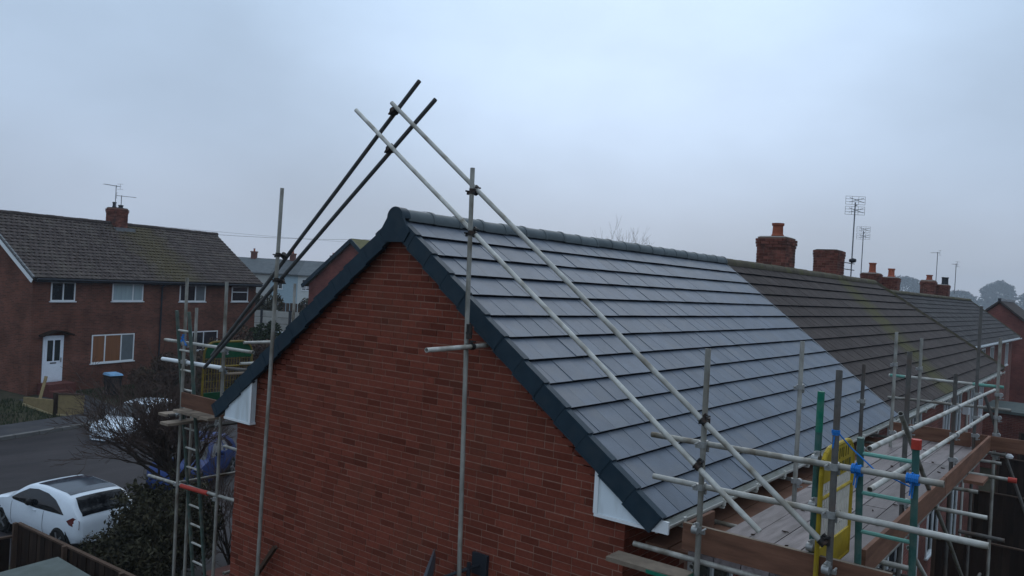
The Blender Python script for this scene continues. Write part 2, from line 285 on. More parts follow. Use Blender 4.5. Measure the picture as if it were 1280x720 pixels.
# ------------------------------------------------------------------ ground (frame of the street: s along, t towards the camera)
NF = Vector((D14.y, -D14.x, 0))
def gz(t):
    pts = [(-400, 3.0), (-40, 2.2), (-8, 1.3), (1, .80), (3.2, .46), (5.4, .42), (14, 0), (600, 0)]
    for (a, za), (b, zb) in zip(pts, pts[1:]):
        if t <= b: return za+(zb-za)*(t-a)/(b-a)
    return 0
def st(s, t, dz=0): p = P0+D14*s+NF*t; return (p.x, p.y, gz(t)+dz)
def strip(name, mat, s0, s1, ts, dz, label=None):
    b = MB(); ss = [s0+(s1-s0)*i/6 for i in range(7)]
    for i in range(6):
        for t0, t1 in zip(ts, ts[1:]): b.add([st(ss[i], t0, dz), st(ss[i+1], t0, dz), st(ss[i+1], t1, dz), st(ss[i], t1, dz)], [(0, 1, 2, 3)], .5)
    o = b.build(name, mat, None, label, fix=True); o['kind'] = 'structure'; return o
strip('ground', 'soil', -300, 1500, [-400, -40, -8, 1, 3.2, 5.4, 14, 60, 600], 0)
strip('road', 'tar', -60, 90, [5.6, 13.2], .004)
strip('pavement', 'pave', -60, 90, [3.7, 5.4], .10)
kb = MB()
for i in range(150):
    s = -45+i*.92; kb.hexa([st(s, 5.4, 0), st(s+.9, 5.4, 0), st(s+.9, 5.56, -.02), st(s, 5.56, -.02), st(s, 5.4, .125), st(s+.9, 5.4, .125), st(s+.9, 5.56, .12), st(s, 5.56, .12)])
kb.build('kerb', 'kerb')['kind'] = 'structure'
strip('driveway', 'tar', -12.5, 3.5, [13.2, 14, 21.5], .008)
strip('front_path', 'pave', -1.9, .9, [.5, 1, 3.2, 3.69], .008)
pv = MB(); pv.box(-3, .05, 10.3, 16, .012, .02); pv.build('parking_slab', 'pave')['kind'] = 'structure'

# ------------------------------------------------------------------ terrace roofs
ZA, W_, RI = 7.66, 3.4511, 2.6562
PITCH = math.atan2(RI, W_); CP, SP = math.cos(PITCH), math.sin(PITCH); GA = .335
def slope_pt(x, v, n, side=-1, za=ZA, y0=0):     # v down the slope, n above the plane
    return Vector((x, y0+side*(v*CP+n*SP), za-v*SP+n*CP))
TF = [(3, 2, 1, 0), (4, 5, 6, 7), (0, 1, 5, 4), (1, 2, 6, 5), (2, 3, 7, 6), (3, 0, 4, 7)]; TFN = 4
def tile_mesh(name, mat, wd, ln, th=.04, lift=.056, nose=.0):
    b = MB(); g = .0011
    b.add([(g, 0, -.004), (wd-g, 0, -.002), (wd-g, ln, lift-th), (g, ln, lift-th-.002), (g, 0, .016), (wd-g, 0, .018), (wd-g, ln, lift+.001), (g, ln, lift-.001)], TF)
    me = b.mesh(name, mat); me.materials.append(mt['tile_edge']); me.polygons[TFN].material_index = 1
    return me
def rot_slope(side):     # local x along X, y down slope, z normal
    return Matrix(((1, 0, 0), (0, side*CP, side*SP), (0, -SP, CP))).to_euler() if side == 1 else None
def roof_side(parent, mat, x0, x1, courses, side, indiv, za=ZA, y0=0, bond=True, cut=None, wd=.3, name='roof_tile'):
    """tiles on one slope: the largest-showing ones are parts, the rest one part"""
    ln = GA+.07; cand = []
    for c in range(courses):
        v0 = c*GA-.035; xs = x0-(wd/2 if (bond and c % 2) else 0); xe = x1 if not cut else x1+(cut-x1)*(c+1)/courses
        while xs < xe-.03:
            a, b_ = max(xs, x0), min(xs+wd, xe)
            if b_-a > .03:
                ctr = slope_pt((a+b_)/2, v0+ln*.6, .03, side, za, y0)
                q = px(ctr); sz = 1/q[2]**2 if (seen(ctr) and q[2] > 0) else 0
                cand.append((sz, c, a, b_, v0))
            xs += wd
    cand.sort(key=lambda t: -t[0])
    cache = {}; rest = MB()
    ex = Vector((1, 0, 0)); ey = Vector((0, side*CP, -SP)); ez = Vector((0, side*SP, CP))
    for k, (sz, c, a, b_, v0) in enumerate(cand):
        jit = random.uniform(-.0025, .0025); o = slope_pt(a, v0, .004+jit, side, za, y0)
        if k < indiv and sz > 0:
            key = round(b_-a, 3)
            if key not in cache: cache[key] = tile_mesh(name, mat, key, ln)
            if side == -1:       # right-handed frame: x' = -X so that y points down the slope and z up
                t = piece(name, cache[key], parent, slope_pt(b_, v0, .004+jit, side, za, y0))
                t.rotation_euler = Matrix(((-1, 0, 0), (0, -CP, -SP), (0, -SP, CP))).to_euler()
            else:
                t = piece(name, cache[key], parent, o); t.rotation_euler = Matrix(((1, 0, 0), (0, CP, SP), (0, -SP, CP))).to_euler()
        else:
            g = .0011; wv = b_-a; L3 = [(g, 0, -.004), (wv-g, 0, -.002), (wv-g, ln, .016), (g, ln, .014), (g, 0, .016), (wv-g, 0, .018), (wv-g, ln, .057), (g, ln, .055)]
            rest.add([o+ex*p[0]+ey*p[1]+ez*p[2] for p in L3], TF)
    if rest.v:
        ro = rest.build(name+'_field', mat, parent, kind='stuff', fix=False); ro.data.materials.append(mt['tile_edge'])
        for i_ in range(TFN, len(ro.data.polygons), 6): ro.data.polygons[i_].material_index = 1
def ridge_run(parent, mat, x0, x1, za, y0=0, r=.112, ln=.45, name='ridge_tile', fl=.008):
    def one(l_):
        b = MB(); n = 12; vs = []; fs = []
        for xx, rr in ((0, r), (l_-.05, r), (l_-.05, r+fl), (l_, r+fl)):
            vs += [(xx, rr*math.cos(math.pi*(i/n*1.16-.08)), rr*math.sin(math.pi*(i/n*1.16-.08))) for i in range(n+1)]
        for k in range(3):
            for i in range(n): fs.append((k*(n+1)+i, k*(n+1)+i+1, (k+1)*(n+1)+i+1, (k+1)*(n+1)+i))
        fs += [tuple(range(n+1)), tuple(range(3*(n+1), 4*(n+1)))[::-1]]
        b.add(vs, fs); return b.mesh(name, mat, smooth=40)
    cnt = round((x1-x0)/ln); l_ = (x1-x0)/cnt; me = one(l_)
    for i in range(cnt):
        piece(name, me, parent, (x0+i*l_, y0, za+.02+random.uniform(-.006, .006)), (0, 0, 0))
def gutter_run(parent, x0, x1, y, z, mat='gutter'):
    b = MB(); n = 8; ro, ri = .058, .05; vs = []; fs = []
    for xx in (x0, x1):
        for rr in (ro, ri): vs += [(xx, y+rr*math.cos(math.pi+math.pi*i/n), z+rr*math.sin(math.pi+math.pi*i/n)) for i in range(n+1)]
    m = n+1
    for i in range(n): fs += [(i, i+1, 2*m+i+1, 2*m+i), (m+i, m+i+1, 3*m+i+1, 3*m+i)]
    for k in (0, 2*m): fs.append(tuple(range(k, k+m))+tuple(range(k+2*m-1, k+m-1, -1)))
    fs += [(0, m, 3*m, 2*m), (n, m+n, 3*m+n, 2*m+n)]
    b.add(vs, fs); g = b.build('gutter', mat, parent)
    c = MB()
    xx = x0+.35
    while xx < x1: c.box(xx-.02, xx+.02, y-.068, y-.045, z-.05, z+.02); c.box(xx-.02, xx+.02, y-.06, y+.06, z-.075, z-.06); xx += .9
    c.build('gutter_bracket', mat, g, kind='stuff'); return g
def chimney(parent, x0, x1, y0, y1, z0, z1, mat='chim', cap='flaunch', name='chimney', over=.03, label=None):
    core = MB(); core.box(x0+.012, x1-.012, y0+.012, y1-.012, z0, z1); ch = core.build(name, 'mortar', parent, label)
    b = MB(); rows = int((z1-z0)/.075)
    for k in range(rows):
        o = over if k >= rows-2 else (over*.5 if k == rows-3 else 0); za, zb = z0+k*.075, z0+k*.075+.066; off = .1125 if k % 2 else 0
        for (ax, a0, a1, f0) in (('x', x0-o, x1+o, y0-o), ('x', x0-o, x1+o, y1+o-.1), ('y', y0-o, y1+o, x0-o), ('y', y0-o, y1+o, x1+o-.1)):
            t = a0-off
            while t < a1-.02:
                p, q = max(t, a0), min(t+.215, a1); j = random.uniform(-.004, .004)
                if q-p > .03:
                    if ax == 'x': b.box(p, q, f0+j, f0+.1+j, za, zb)
                    else: b.box(f0+j, f0+.1+j, p+.001, q-.001, za, zb)
                t += .225
    b.build('chimney_brick', mat, ch, kind='stuff')
    f = MB(); f.hexa([(x0-.01, y0-.01, z1-.005), (x1+.01, y0-.01, z1-.005), (x1+.01, y1+.01, z1-.005), (x0-.01, y1+.01, z1-.005), (x0+.07, y0+.07, z1+.03), (x1-.07, y0+.07, z1+.03), (x1-.07, y1-.07, z1+.03), (x0+.07, y1-.07, z1+.03)])
    f.build('flaunching', cap, ch); return ch
def pot(ch, x, y, z, h=.32, r=.12, mat='pot'):
    MB().lathe([(r*1.05, -.02), (r*1.05, .04), (r*.92, .06), (r*.86, h-.07), (r*1.02, h-.06), (r*1.05, h), (r*.75, h), (r*.7, h-.12)], (x, y, z), 14).build('chimney_pot', mat, ch, smooth=35)
def window(parent, axis, a0, a1, f, z0, z1, out, mull=(.5,), trans=None, panes=None, fr='white', t=.055, sill=True):
    """axis 'x': runs along x at y=f, facing out (+-1 along y); axis 'y' likewise. frame parts, panes as sub-parts"""
    def bx(b, p, q, d0, d1, za, zb):
        lo, hi = sorted((f+out*d0, f+out*d1))
        b.box(p, q, lo, hi, za, zb) if axis == 'x' else b.box(lo, hi, p, q, za, zb)
    b = MB()
    bx(b, a0, a1, -.02, .035, z0, z0+t); bx(b, a0, a1, -.02, .035, z1-t, z1); bx(b, a0, a0+t, -.02, .034, z0+t, z1-t); bx(b, a1-t, a1, -.02, .034, z0+t, z1-t)
    xs = [a0+t]
    for m_ in mull:
        c = a0+(a1-a0)*m_; bx(b, c-t/2, c+t/2, -.02, .033, z0+t, z1-t); xs += [c-t/2, c+t/2]
    xs.append(a1-t)
    if trans: zt = z0+(z1-z0)*trans; bx(b, a0+t, a1-t, -.02, .032, zt-t/2, zt+t/2)
    fo = b.build('window', fr, parent)
    for i in range(0, len(xs), 2):
        g = MB(); bx(g, xs[i]+.001, xs[i+1]-.001, -.015, .008, z0+t+.001, z1-t-.001)
        g.build('pane', (panes[i//2] if panes else 'glass'), fo)
    if sill: s = MB(); bx(s, a0-.06, a1+.06, -.02, .07, z0-.05, z0-.003); s.build('sill', fr, fo)
    return fo

# ------------------------------------------------------------------ end terrace house with the new roof
L1, L2R, L2E = 9.27, 21.9, 25.5
YR, YL, ZE = -3.1, 3.03, 4.93
h1 = thing('terraced_house', (4.6, 0, 0), 'end terrace brick house with a newly laid grey slate roof, nearest the camera', 'house')
gw = MB()
gw.prism([(.085, YL-.012, 0), (.085, YR+.012, 0), (.085, YR+.012, 4.9), (.085, 0, ZA-.1), (.085, YL-.012, 4.9)], (.2, 0, 0))
gable = gw.build('gable_wall', 'mortar', h1)
bricks = []
for k in range(102):
    z0 = k*.075; zc = z0+.065
    ylim_r = YR if zc < 4.86 else max(YR, -(ZA-.045-zc)*W_/RI); ylim_l = YL if zc < 4.86 else min(YL, (ZA-.045-zc)*W_/RI)
    if ylim_l-ylim_r < .2: break
    y = YR-(.1125 if k % 2 else 0)-random.choice((0, .06)) if zc < 4.86 else YR-random.choice((0, .1125, .06, .17))
    while y < ylim_l:
        ln = .1025 if random.random() < .16 else .215
        a, b_ = max(y, ylim_r), min(y+ln, ylim_l)
        if b_-a > .04: bricks.append((a, b_, z0))
        y += ln+.01
def vis(b):
    p = Vector((.07, (b[0]+b[1])/2, b[2]+.03)); q = px(p)
    return (b[1]-b[0])*.065/q[2]**2 if seen(p, 5) else 0
bricks.sort(key=lambda b: -vis(b)); rest = MB(); cache = {}
for k, (a, b_, z0) in enumerate(bricks):
    j = random.uniform(-.0025, .0025); x0 = .0795+j
    if k < 300:
        key = round((b_-a)/.02)*.02 if abs(b_-a-.215) > .001 and abs(b_-a-.1025) > .001 else round(b_-a, 4)
        key = min(key, b_-a+.004)
        key = round(key, 4)
        if key not in cache:
            m_ = MB(); m_.hexa([(0, 0, 0), (.09, 0, 0), (.09, key, 0), (0, key, 0), (0, 0, .065), (.09, 0, .065), (.09, key, .065), (0, key, .065)]); cache[key] = m_.mesh('brick', 'brick')
        piece('brick', cache[key], gable, (x0, a, z0+random.uniform(-.0015, .0015)))
    else: rest.box(x0, x0+.09, a, b_, z0, z0+.065)
rest.build('brick_field', 'brick', gable, kind='stuff')
REARWIN = ((1.5, 2.7, 3.55, 4.72), (4.2, 5.5, 3.55, 4.72), (6.8, 7.7, 3.75, 4.72), (1.3, 3.1, .2, 2.2), (4.4, 5.3, .15, 2.2), (6.2, 7.9, .95, 2.2))
b = MB(); b.box(.171, L1, YR+.007, YR+.2, 0, 4.9); rw = b.build('rear_wall', 'mortar', h1)
rb = []
for k in range(65):
    x = .171-(.1125 if k % 2 else 0); z0 = k*.075
    while x < L1-.05:
        a, e_ = max(x, .171), min(x+.215, L1)
        if e_-a > .04 and not any(a < w1+.05 and e_ > w0-.05 and z0 < v1+.06 and z0+.065 > v0-.06 for w0, w1, v0, v1 in REARWIN): rb.append((a, e_, z0))
        x += .225
def visr(t_): q = px(((t_[0]+t_[1])/2, YR, t_[2])); return (t_[1]-t_[0])/q[2]**2 if seen(((t_[0]+t_[1])/2, YR, t_[2]), 5) else 0
rb.sort(key=lambda t_: -visr(t_)); rest = MB(); cache = {}
for k, (a, e_, z0) in enumerate(rb):
    j = random.uniform(-.002, .002)
    if k < 300:
        key = round(e_-a, 3)
        if key not in cache: m_ = MB(); m_.box(0, key, 0, .09, 0, .065); cache[key] = m_.mesh('brick', 'brick')
        piece('brick', cache[key], rw, (a, YR+.001+j, z0))
    else: rest.box(a, e_, YR+.001+j, YR+.09, z0, z0+.065)
rest.build('brick_field', 'brick', rw, kind='stuff')
b = MB(); b.box(.171, L1, YL-.2, YL-.002, 0, 4.9); b.build('front_wall', 'brick_rear', h1)
# roof deck under the tiles, then tiles
b = MB()
for sd in (-1, 1): b.prism([slope_pt(.02, 0, -.03, sd), slope_pt(.02, 13*GA-.04, -.03, sd), slope_pt(.02, 13*GA-.04, -.09, sd), slope_pt(.02, 0, -.09, sd)], (L1-.02, 0, 0))
roof = b.build('roof', 'cardark', h1)
roof_side(roof, 'slate', .03, L1, 13, -1, 290)
roof_side(roof, 'slate', .03, L1, 13, 1, 0, name='front_roof_tile')
def verge_caps(parent, courses, mat, x, sgn=1, za=ZA, y0=0, sides=(-1, 1), dep=.148):
    for sd in sides:
        b = MB(); ln = GA+.012
        def bx(xa, xb, na, nb, ta, tb): # tapered in n between top end and bottom end
            return [Vector((xx, sd*(v*CP+n*SP), -v*SP+n*CP)) for v, dn in ((0, ta), (ln, tb)) for xx, n in ((xa, na+dn), (xb, na+dn), (xb, nb+dn), (xa, nb+dn))]
        def hx(p): b.add(p, [(0, 1, 2, 3), (7, 6, 5, 4), (0, 4, 5, 1), (1, 5, 6, 2), (2, 6, 7, 3), (3, 7, 4, 0)])
        hx(bx(-.034*sgn, -.004*sgn, -dep, .035, 0, .022)); hx(bx(-.034*sgn, .055*sgn, .035, .05, 0, .022)); hx(bx(-.004*sgn, .02*sgn, -dep, -dep+.012, 0, .022))
        def bz(va, vb, xa, xb, na, nb): return [Vector((xx, sd*(v*CP+n*SP), -v*SP+n*CP)) for v in (va, vb) for xx, n in ((xa, na), (xb, na), (xb, nb), (xa, nb))]
        hx(bz(ln-.075, ln-.012, -.039*sgn, -.03*sgn, -dep+.018, .068))
        hx([p+Vector((-.006*sgn, 0, 0)) for p in bx(-.034*sgn, -.03*sgn, -dep, -dep+.02, 0, .022)])
        me = b.mesh('verge_cap', mat)
        for c in range(courses): piece('verge_cap', me, parent, slope_pt(x, c*GA+.02, 0, sd, za, y0)+Vector((random.uniform(-.003, .003), 0, 0)))
verge_caps(roof, 13, 'verge', 0)
ridge_run(roof, 'ridge', .07, L1, ZA)
b = MB(); n = 14
prof = [(r_*math.cos(math.pi*i/n), ZA+.02+.128*math.sin(math.pi*i/n)) for i in range(n+1) for r_ in (.128,)]
wing = [(-.235, ZA-.14), (-.16, ZA-.255), (.16, ZA-.255), (.235, ZA-.14)]
b.prism([(-.052, y, z) for y, z in prof+wing], (.03, 0, 0)); b.prism([(-.021, y*.98, ZA+.02+(z-ZA-.02)*.98) for y, z in prof], (.1, 0, 0))
b.build('ridge_end_cap', 'verge', roof, smooth=30)
for sd, yi, yo in ((-1, -2.83, -3.42), (1, 2.62, 3.2)):
    b = MB(); zt = ZA-RI/W_*abs(yi)-.06
    b.prism([(-.012, yi, zt), (-.012, yi, ZE), (-.012, yo, ZE), (-.012, yo, ZA-RI/W_*abs(yo)-.09)], (.085, 0, 0)); sb = b.build('soffit_box', 'soffit', h1)
    b = MB(); b.box(-.024, .07, min(yi, yo)-.02, max(yi, yo)+.01, ZE-.028, ZE-.001); b.box(-.02, -.013, min(yi, yo) if sd == 1 else yi-.03, max(yi, yo) if sd == -1 else yi+.03, ZE, zt-.02) if False else None
    b.box(-.021, -.0125, yi-.022, yi+.022, ZE, zt-.01); b.build('soffit_trim', 'white', sb)
gutter_run(h1, .0, L1, -3.50, 4.965)
b = MB(); b.box(-.012, .012, -3.57, -3.43, 4.9, 5.01); b.build('gutter_end_stop', 'white', h1)
b = MB(); b.box(.08, L1, -3.425, -3.40, 4.86, 5.02); b.build('fascia_board', 'gutter', h1)
b = MB(); b.box(.08, L1, -3.40, YR-.002, 4.90, 4.915); b.build('soffit_board', 'gutter', h1)
b = MB(); b.box(.08, L1, 3.33, 3.36, 4.86, 5.02); b.build('front_fascia_board', 'gutter', h1)
gutter_run(h1, .0, L1, 3.43, 4.965)
for x0, x1, z0, z1 in REARWIN: window(h1, 'x', x0, x1, YR, z0, z1, -1, (.5,))
b = MB(); b.tube((8.9, YR-.05, .1), (8.9, YR-.05, 4.75), .035); b.tube((8.9, YR-.05, 4.75), (8.9, -3.5, 4.92), .035); b.build('downpipe', 'gutter', h1)

# ------------------------------------------------------------------ second house, old brown tiles
h2 = thing('terraced_house', (16, 0, 0), 'terraced brick house with old brown tiles next to the new slate roof', 'house')
b = MB(); b.box(L1+.002, 24.3, YR+.003, YR+.2, 0, 4.9); b.build('rear_wall', 'brick_rear', h2)
b = MB(); b.box(L1+.002, 22, YL-.2, YL-.01, 0, 4.9); b.build('front_wall', 'brick_rear', h2)
b = MB(); b.box(21.75, 21.95, YR+.22, YL-.22, 0, 5); b.build('side_wall', 'brick_rear', h2)
b = MB()
b.prism([slope_pt(L1+.01, 0, -.03), slope_pt(L1+.01, 13*GA-.04, -.03), slope_pt(L1+.01, 13*GA-.04, -.09), slope_pt(L1+.01, 0, -.09)], (0.001, 0, 0))
b = MB(); q = lambda x, v, n: slope_pt(x, v, n)
b.hexa([q(L1+.01, 0, -.09), q(L2R, 0, -.09), q(L2E, 13*GA-.04, -.09), q(L1+.01, 13*GA-.04, -.09), q(L1+.01, 0, -.03), q(L2R, 0, -.03), q(L2E, 13*GA-.04, -.03), q(L1+.01, 13*GA-.04, -.03)])
b.prism([slope_pt(L1+.01, 0, -.03, 1), slope_pt(L1+.01, 13*GA, -.03, 1), slope_pt(L1+.01, 13*GA, -.09, 1), slope_pt(L1+.01, 0, -.09, 1)], (L2R-L1, 0, 0))
roof2 = b.build('roof', 'oldtile', h2)
roof_side(roof2, 'oldtile', L1+.03, L2R, 13, -1, 290, cut=L2E)
ridge_run(roof2, 'oldridge', L1+.02, L2R, ZA-.025, r=.12, fl=.002)
b = MB(); b.bar(q(L1+.015, .1, .03), q(L1+.015, 13*GA-.02, .03), .05, .035, (0, 0, 1)); b.build('party_flashing', 'lead', roof2)
b = MB(); b.bar(q(L2R+.05, -.05, .0), q(L2E+.05, 13*GA, .0), .16, .17); b.build('verge_mortar', 'oldridge', roof2)
b = MB(); b.bar(q(L2R+.1, .0, -.16), q(L2E+.1, 13*GA, -.16), .06, .2); b.build('barge_board', 'creosote', roof2)
gutter_run(h2, L1+.05, 25, -3.52, 4.94, 'gutter')
b = MB(); b.box(L1+.03, 24.4, -3.43, -3.405, 4.83, 4.99); b.build('fascia_board', 'gutter', h2)
for x0, x1, z0, z1 in ((10.4, 11.7, 3.55, 4.72), (12.7, 13.6, 3.55, 4.72), (16.6, 17.5, 3.45, 4.72), (18.2, 19.3, 3.45, 4.72), (21.2, 22.2, 3.45, 4.72), (23.0, 23.8, 3.5, 4.72), (10.2, 11.9, .2, 2.2), (13.2, 14.1, .2, 2.2), (15.2, 16.6, .9, 2.2), (18.2, 19.6, .3, 2.2)): window(h2, 'x', x0, x1, YR+.003, z0, z1, -1, (.5,))
for xx in (12.2, 20.4):
    b = MB(); b.tube((xx, YR-.04, .1), (xx, YR-.04, 4.6), .035); b.tube((xx, YR-.04, 4.6), (xx, -3.5, 4.9), .035); b.build('downpipe', 'gutter', h2)
b = MB(); b.box(19.75, 19.95, YR-.16, YR+.003, 3.95, 4.2); b.build('hopper_head', 'white', h2)
c1 = chimney(h2, 13.45, 14.2, .12, .86, 7.3, 8.53); pot(c1, 13.75, .45, 8.56, .34, .15)
c2 = chimney(h2, 18.0, 18.75, .12, .82, 7.3, 8.5, cap='creosote', over=.02)
b = MB(); b.box(17.9, 18.85, .02, .115, 7.5, 7.72); b.build('flashing', 'lead', c2)
# ------------------------------------------------------------------ staggered third and fourth houses
S3 = dict(ye=-1.65, yr=1.2, zr=7.47, ze=5.39)
def staggered(x0, x1, name_label, first):
    h = thing('terraced_house', ((x0+x1)/2, 1, 0), name_label, 'house')
    dy, dz = S3['yr']-S3['ye'], S3['zr']-S3['ze']; ln = math.hypot(dy, dz); cp, sp = dy/ln, dz/ln; nc = round(ln/.335); g = ln/nc
    P = lambda x, v, n: Vector((x, S3['yr']-v*cp-n*sp, S3['zr']-v*sp+n*cp))
    b = MB(); b.prism([P(x0, 0, -.02), P(x0, ln, -.02), P(x0, ln, -.1), P(x0, 0, -.1)], (x1-x0, 0, 0))
    b.prism([(x0, S3['yr'], S3['zr']-.02), (x0, S3['yr']+dy, S3['ze']), (x0, S3['yr']+dy, S3['ze']-.08), (x0, S3['yr'], S3['zr']-.1)], (x1-x0, 0, 0))
    rf = b.build('roof', 'oldtile3', h); b = MB()
    for c in range(nc):
        xs = x0-(.15 if c % 2 else 0)
        while xs < x1-.02:
            a, e_ = max(xs, x0), min(xs+.3, x1); j = random.uniform(-.003, .003)
            b.hexa([P(a+.003, c*g-.03, -.01+j), P(e_-.003, c*g-.03, -.01+j), P(e_-.003, c*g+g+.03, .02+j), P(a+.003, c*g+g+.03, .02+j), P(a+.003, c*g-.03, .012+j), P(e_-.003, c*g-.03, .012+j), P(e_-.003, c*g+g+.03, .045+j), P(a+.003, c*g+g+.03, .045+j)]); xs += .3
    b.build('roof_tile', 'oldtile3', rf, kind='stuff')
    ridge_run(rf, 'oldridge', x0, x1, S3['zr'], S3['yr'], fl=.002)
    b = MB(); b.box(x0+.01, x1-.01, S3['ye']+.38, S3['ye']+.6, 0, S3['ze']-.1); b.box(x1-.2, x1-.012, S3['ye']+.6, S3['yr']+dy-.3, 0, S3['ze']-.1); b.build('rear_wall', 'brick_rear', h)
    b = MB(); b.prism([(x1-.19, S3['ye']+.62, S3['ze']-.1), (x1-.19, S3['yr']+dy-.32, S3['ze']-.1), (x1-.19, S3['yr'], S3['zr']-.12)], (.17, 0, 0)); b.build('gable_wall', 'brick_rear', h)
    gutter_run(h, x0, x1, S3['ye']-.07, S3['ze']-.05, 'white')
    b = MB(); b.box(x0, x1, S3['ye']+.0, S3['ye']+.025, S3['ze']-.16, S3['ze']); b.build('fascia_board', 'white', h)
    xx = x0+1.2
    while xx < x1-2: window(h, 'x', xx, xx+1.3, S3['ye']+.38, 3.75, 5.05, -1, (.5,)); xx += 3.4
    return h, rf
h3, rf3 = staggered(22.6, 37, 'grey tiled terraced house set back beyond the brown roof, carrying twin red chimney pots', True)
h4, rf4 = staggered(37.02, 52, 'farthest grey tiled terraced house of the set back pair, with a mossy ridge end', False)
c3 = chimney(h3, 31.7, 32.4, 2.1, 2.85, 6.5, 8.33); pot(c3, 32.05, 2.45, 8.36, .45, .16)
c3b = chimney(h3, 32.55, 33.2, 1.5, 2.15, 6.9, 8.2); pot(c3b, 32.85, 1.82, 8.23, .38, .15)
c4 = chimney(h4, 44.5, 45.2, 2.0, 2.75, 6.6, 8.47); pot(c4, 44.85, 2.35, 8.5, .3, .17)
c4b = chimney(h4, 45.25, 45.95, 1.42, 2.12, 6.9, 8.27)
for k, (ax, ay) in enumerate(((45.5, 1.72), (45.7, 1.58))): pot(c4b, ax, ay, 8.3, .42, .1, 'cardark')
b = MB(); b.bar((52.05, S3['yr'], S3['zr']), (52.05, S3['ye'], S3['ze']), .12, .14); b.build('verge_mortar', 'oldridge', rf4)
# one more roof far beyond
h5 = thing('terraced_house', (64, 4, 0), 'small dark roofed house peeping out behind the staggered terrace end', 'house')
b = MB(); b.prism([(57, 3.9, 7.55), (57, 1.0, 5.5), (57, 1.0, 5.4), (57, 6.8, 5.4), (57, 6.8, 5.5)], (8, 0, 0)); b.build('roof', 'oldtile3', h5)
b = MB(); b.box(57.3, 64.8, 1.3, 6.5, 0, 5.42); b.build('wall', 'brick_rear', h5)
h6 = thing('gabled_house', (66, -2, 0), 'red brick gabled house at the far right edge', 'house')
b = MB(); b.prism([(62, .58, 7.5), (62, 3.6, 4.9), (62, 3.6, 0), (62, -2.6, 0), (62, -2.6, 4.9)], (9, 0, 0)); b.build('gable_wall', 'brick_red', h6)
b = MB(); b.hexa([(61.8, .58, 7.56), (71.2, .58, 7.56), (71.2, -3.0, 4.6), (61.8, -3.0, 4.6), (61.8, .58, 7.72), (71.2, .58, 7.72), (71.2, -3.0, 4.76), (61.8, -3.0, 4.76)]); b.hexa([(61.8, .585, 7.56), (71.2, .585, 7.56), (71.2, 3.9, 4.7), (61.8, 3.9, 4.7), (61.8, .585, 7.72), (71.2, .585, 7.72), (71.2, 3.9, 4.86), (61.8, 3.9, 4.86)]); r6 = b.build('roof', 'oldtile', h6)
b = MB(); b.box(61.7, 71.3, .48, .68, 7.66, 7.85); b.build('ridge', 'cardark', r6)

# ------------------------------------------------------------------ semi-detached houses across the road (local frame: x along, y inwards)
hl = thing('semi_detached_house', (P0.x, P0.y, 0), 'long brick house across the road with mossy dark tiled roof and white door', 'house', rz=R(14.1))
b = MB(); b.box(-1.15, 12.85, 0, .2, .3, 6.0); fwall = b.build('front_wall', 'brick_far', hl)
b = MB(); b.prism([(-1.145, .202, .3), (-1.145, 6.9, .3), (-1.145, 6.9, 6.0), (-1.145, 3.5, 8.72), (-1.145, .202, 6.05)], (.2, 0, 0)); b.build('gable_wall', 'brick_far', hl)
b = MB(); b.prism([(12.645, .202, .3), (12.645, 6.9, .3), (12.645, 6.9, 6.0), (12.645, 3.5, 8.72), (12.645, .202, 6.05)], (.2, 0, 0)); b.build('gable_wall', 'brick_far', hl)
dy, dz = 3.85, 2.85; ln = math.hypot(dy, dz); cp, sp = dy/ln, dz/ln
PL = lambda x, v, n: Vector((x, 3.5-v*cp-n*sp, 8.9-v*sp+n*cp))
b = MB(); b.prism([PL(-1.3, 0, -.03), PL(-1.3, ln, -.03), PL(-1.3, ln, -.12), PL(-1.3, 0, -.12)], (14.3, 0, 0)); b.prism([(-1.3, 3.5, 8.87), (-1.3, 7.3, 6.05), (-1.3, 7.3, 5.96), (-1.3, 3.5, 8.78)], (14.3, 0, 0)); rl = b.build('roof', 'lefttile', hl)
b = MB(); nc = 19; g = ln/nc
for c in range(nc):
    xs = -1.32+(.0 if c % 2 else -.12)
    while xs < 13.0:
        a, e_ = max(xs, -1.32), min(xs+.25, 13.02); j = random.uniform(-.004, .004); xm = (a+e_)/2
        for (u0_, u1_, n0, n1) in ((a, xm, .0, .022), (xm, e_-.004, .022, .0)):
            b.hexa([PL(u0_, c*g-.03, -.02), PL(u1_, c*g-.03, -.02), PL(u1_, c*g+g+.02, .0), PL(u0_, c*g+g+.02, .0), PL(u0_, c*g-.03, n0+j), PL(u1_, c*g-.03, n1+j), PL(u1_, c*g+g+.02, n1+.04+j), PL(u0_, c*g+g+.02, n0+.04+j)])
        xs += .25
b.build('roof_tile', 'lefttile', rl, kind='stuff')
me = MB().lathe([(.12, 0), (.125, .44)], (0, 0, 0), 10, (1, 0, 0)).mesh('ridge_tile', mt['oldtile'], smooth=40)
for i in range(32): piece('ridge_tile', me, rl, (-1.3+i*.45, 3.5, 8.9+random.uniform(-.01, .01)))
for k in range(19):     # white verge blocks on the left gable edge
    b = MB(); b.prism([PL(-1.39, k*g, .03), PL(-1.39, k*g+g*.92, .035), PL(-1.39, k*g+g*.92, -.05), PL(-1.39, k*g, -.05)], (.08, 0, 0)); b.build('verge_block', 'lead', rl)
b = MB(); b.prism([PL(-1.36, 0, -.13), PL(-1.36, ln, -.13), PL(-1.36, ln, -.3), PL(-1.36, 0, -.3)], (.03, 0, 0)); b.build('barge_board', 'white', hl)
b = MB(); b.box(-1.2, 12.95, -.34, -.31, 5.86, 6.0); b.box(-1.2, 12.95, -.31, -.002, 5.9, 5.93); b.build('fascia_board', 'cardark', hl)
b = MB(); b.tube((-1.25, -.4, 5.98), (12.95, -.4, 5.96), .05, 8); b.build('gutter', 'cardark', hl)
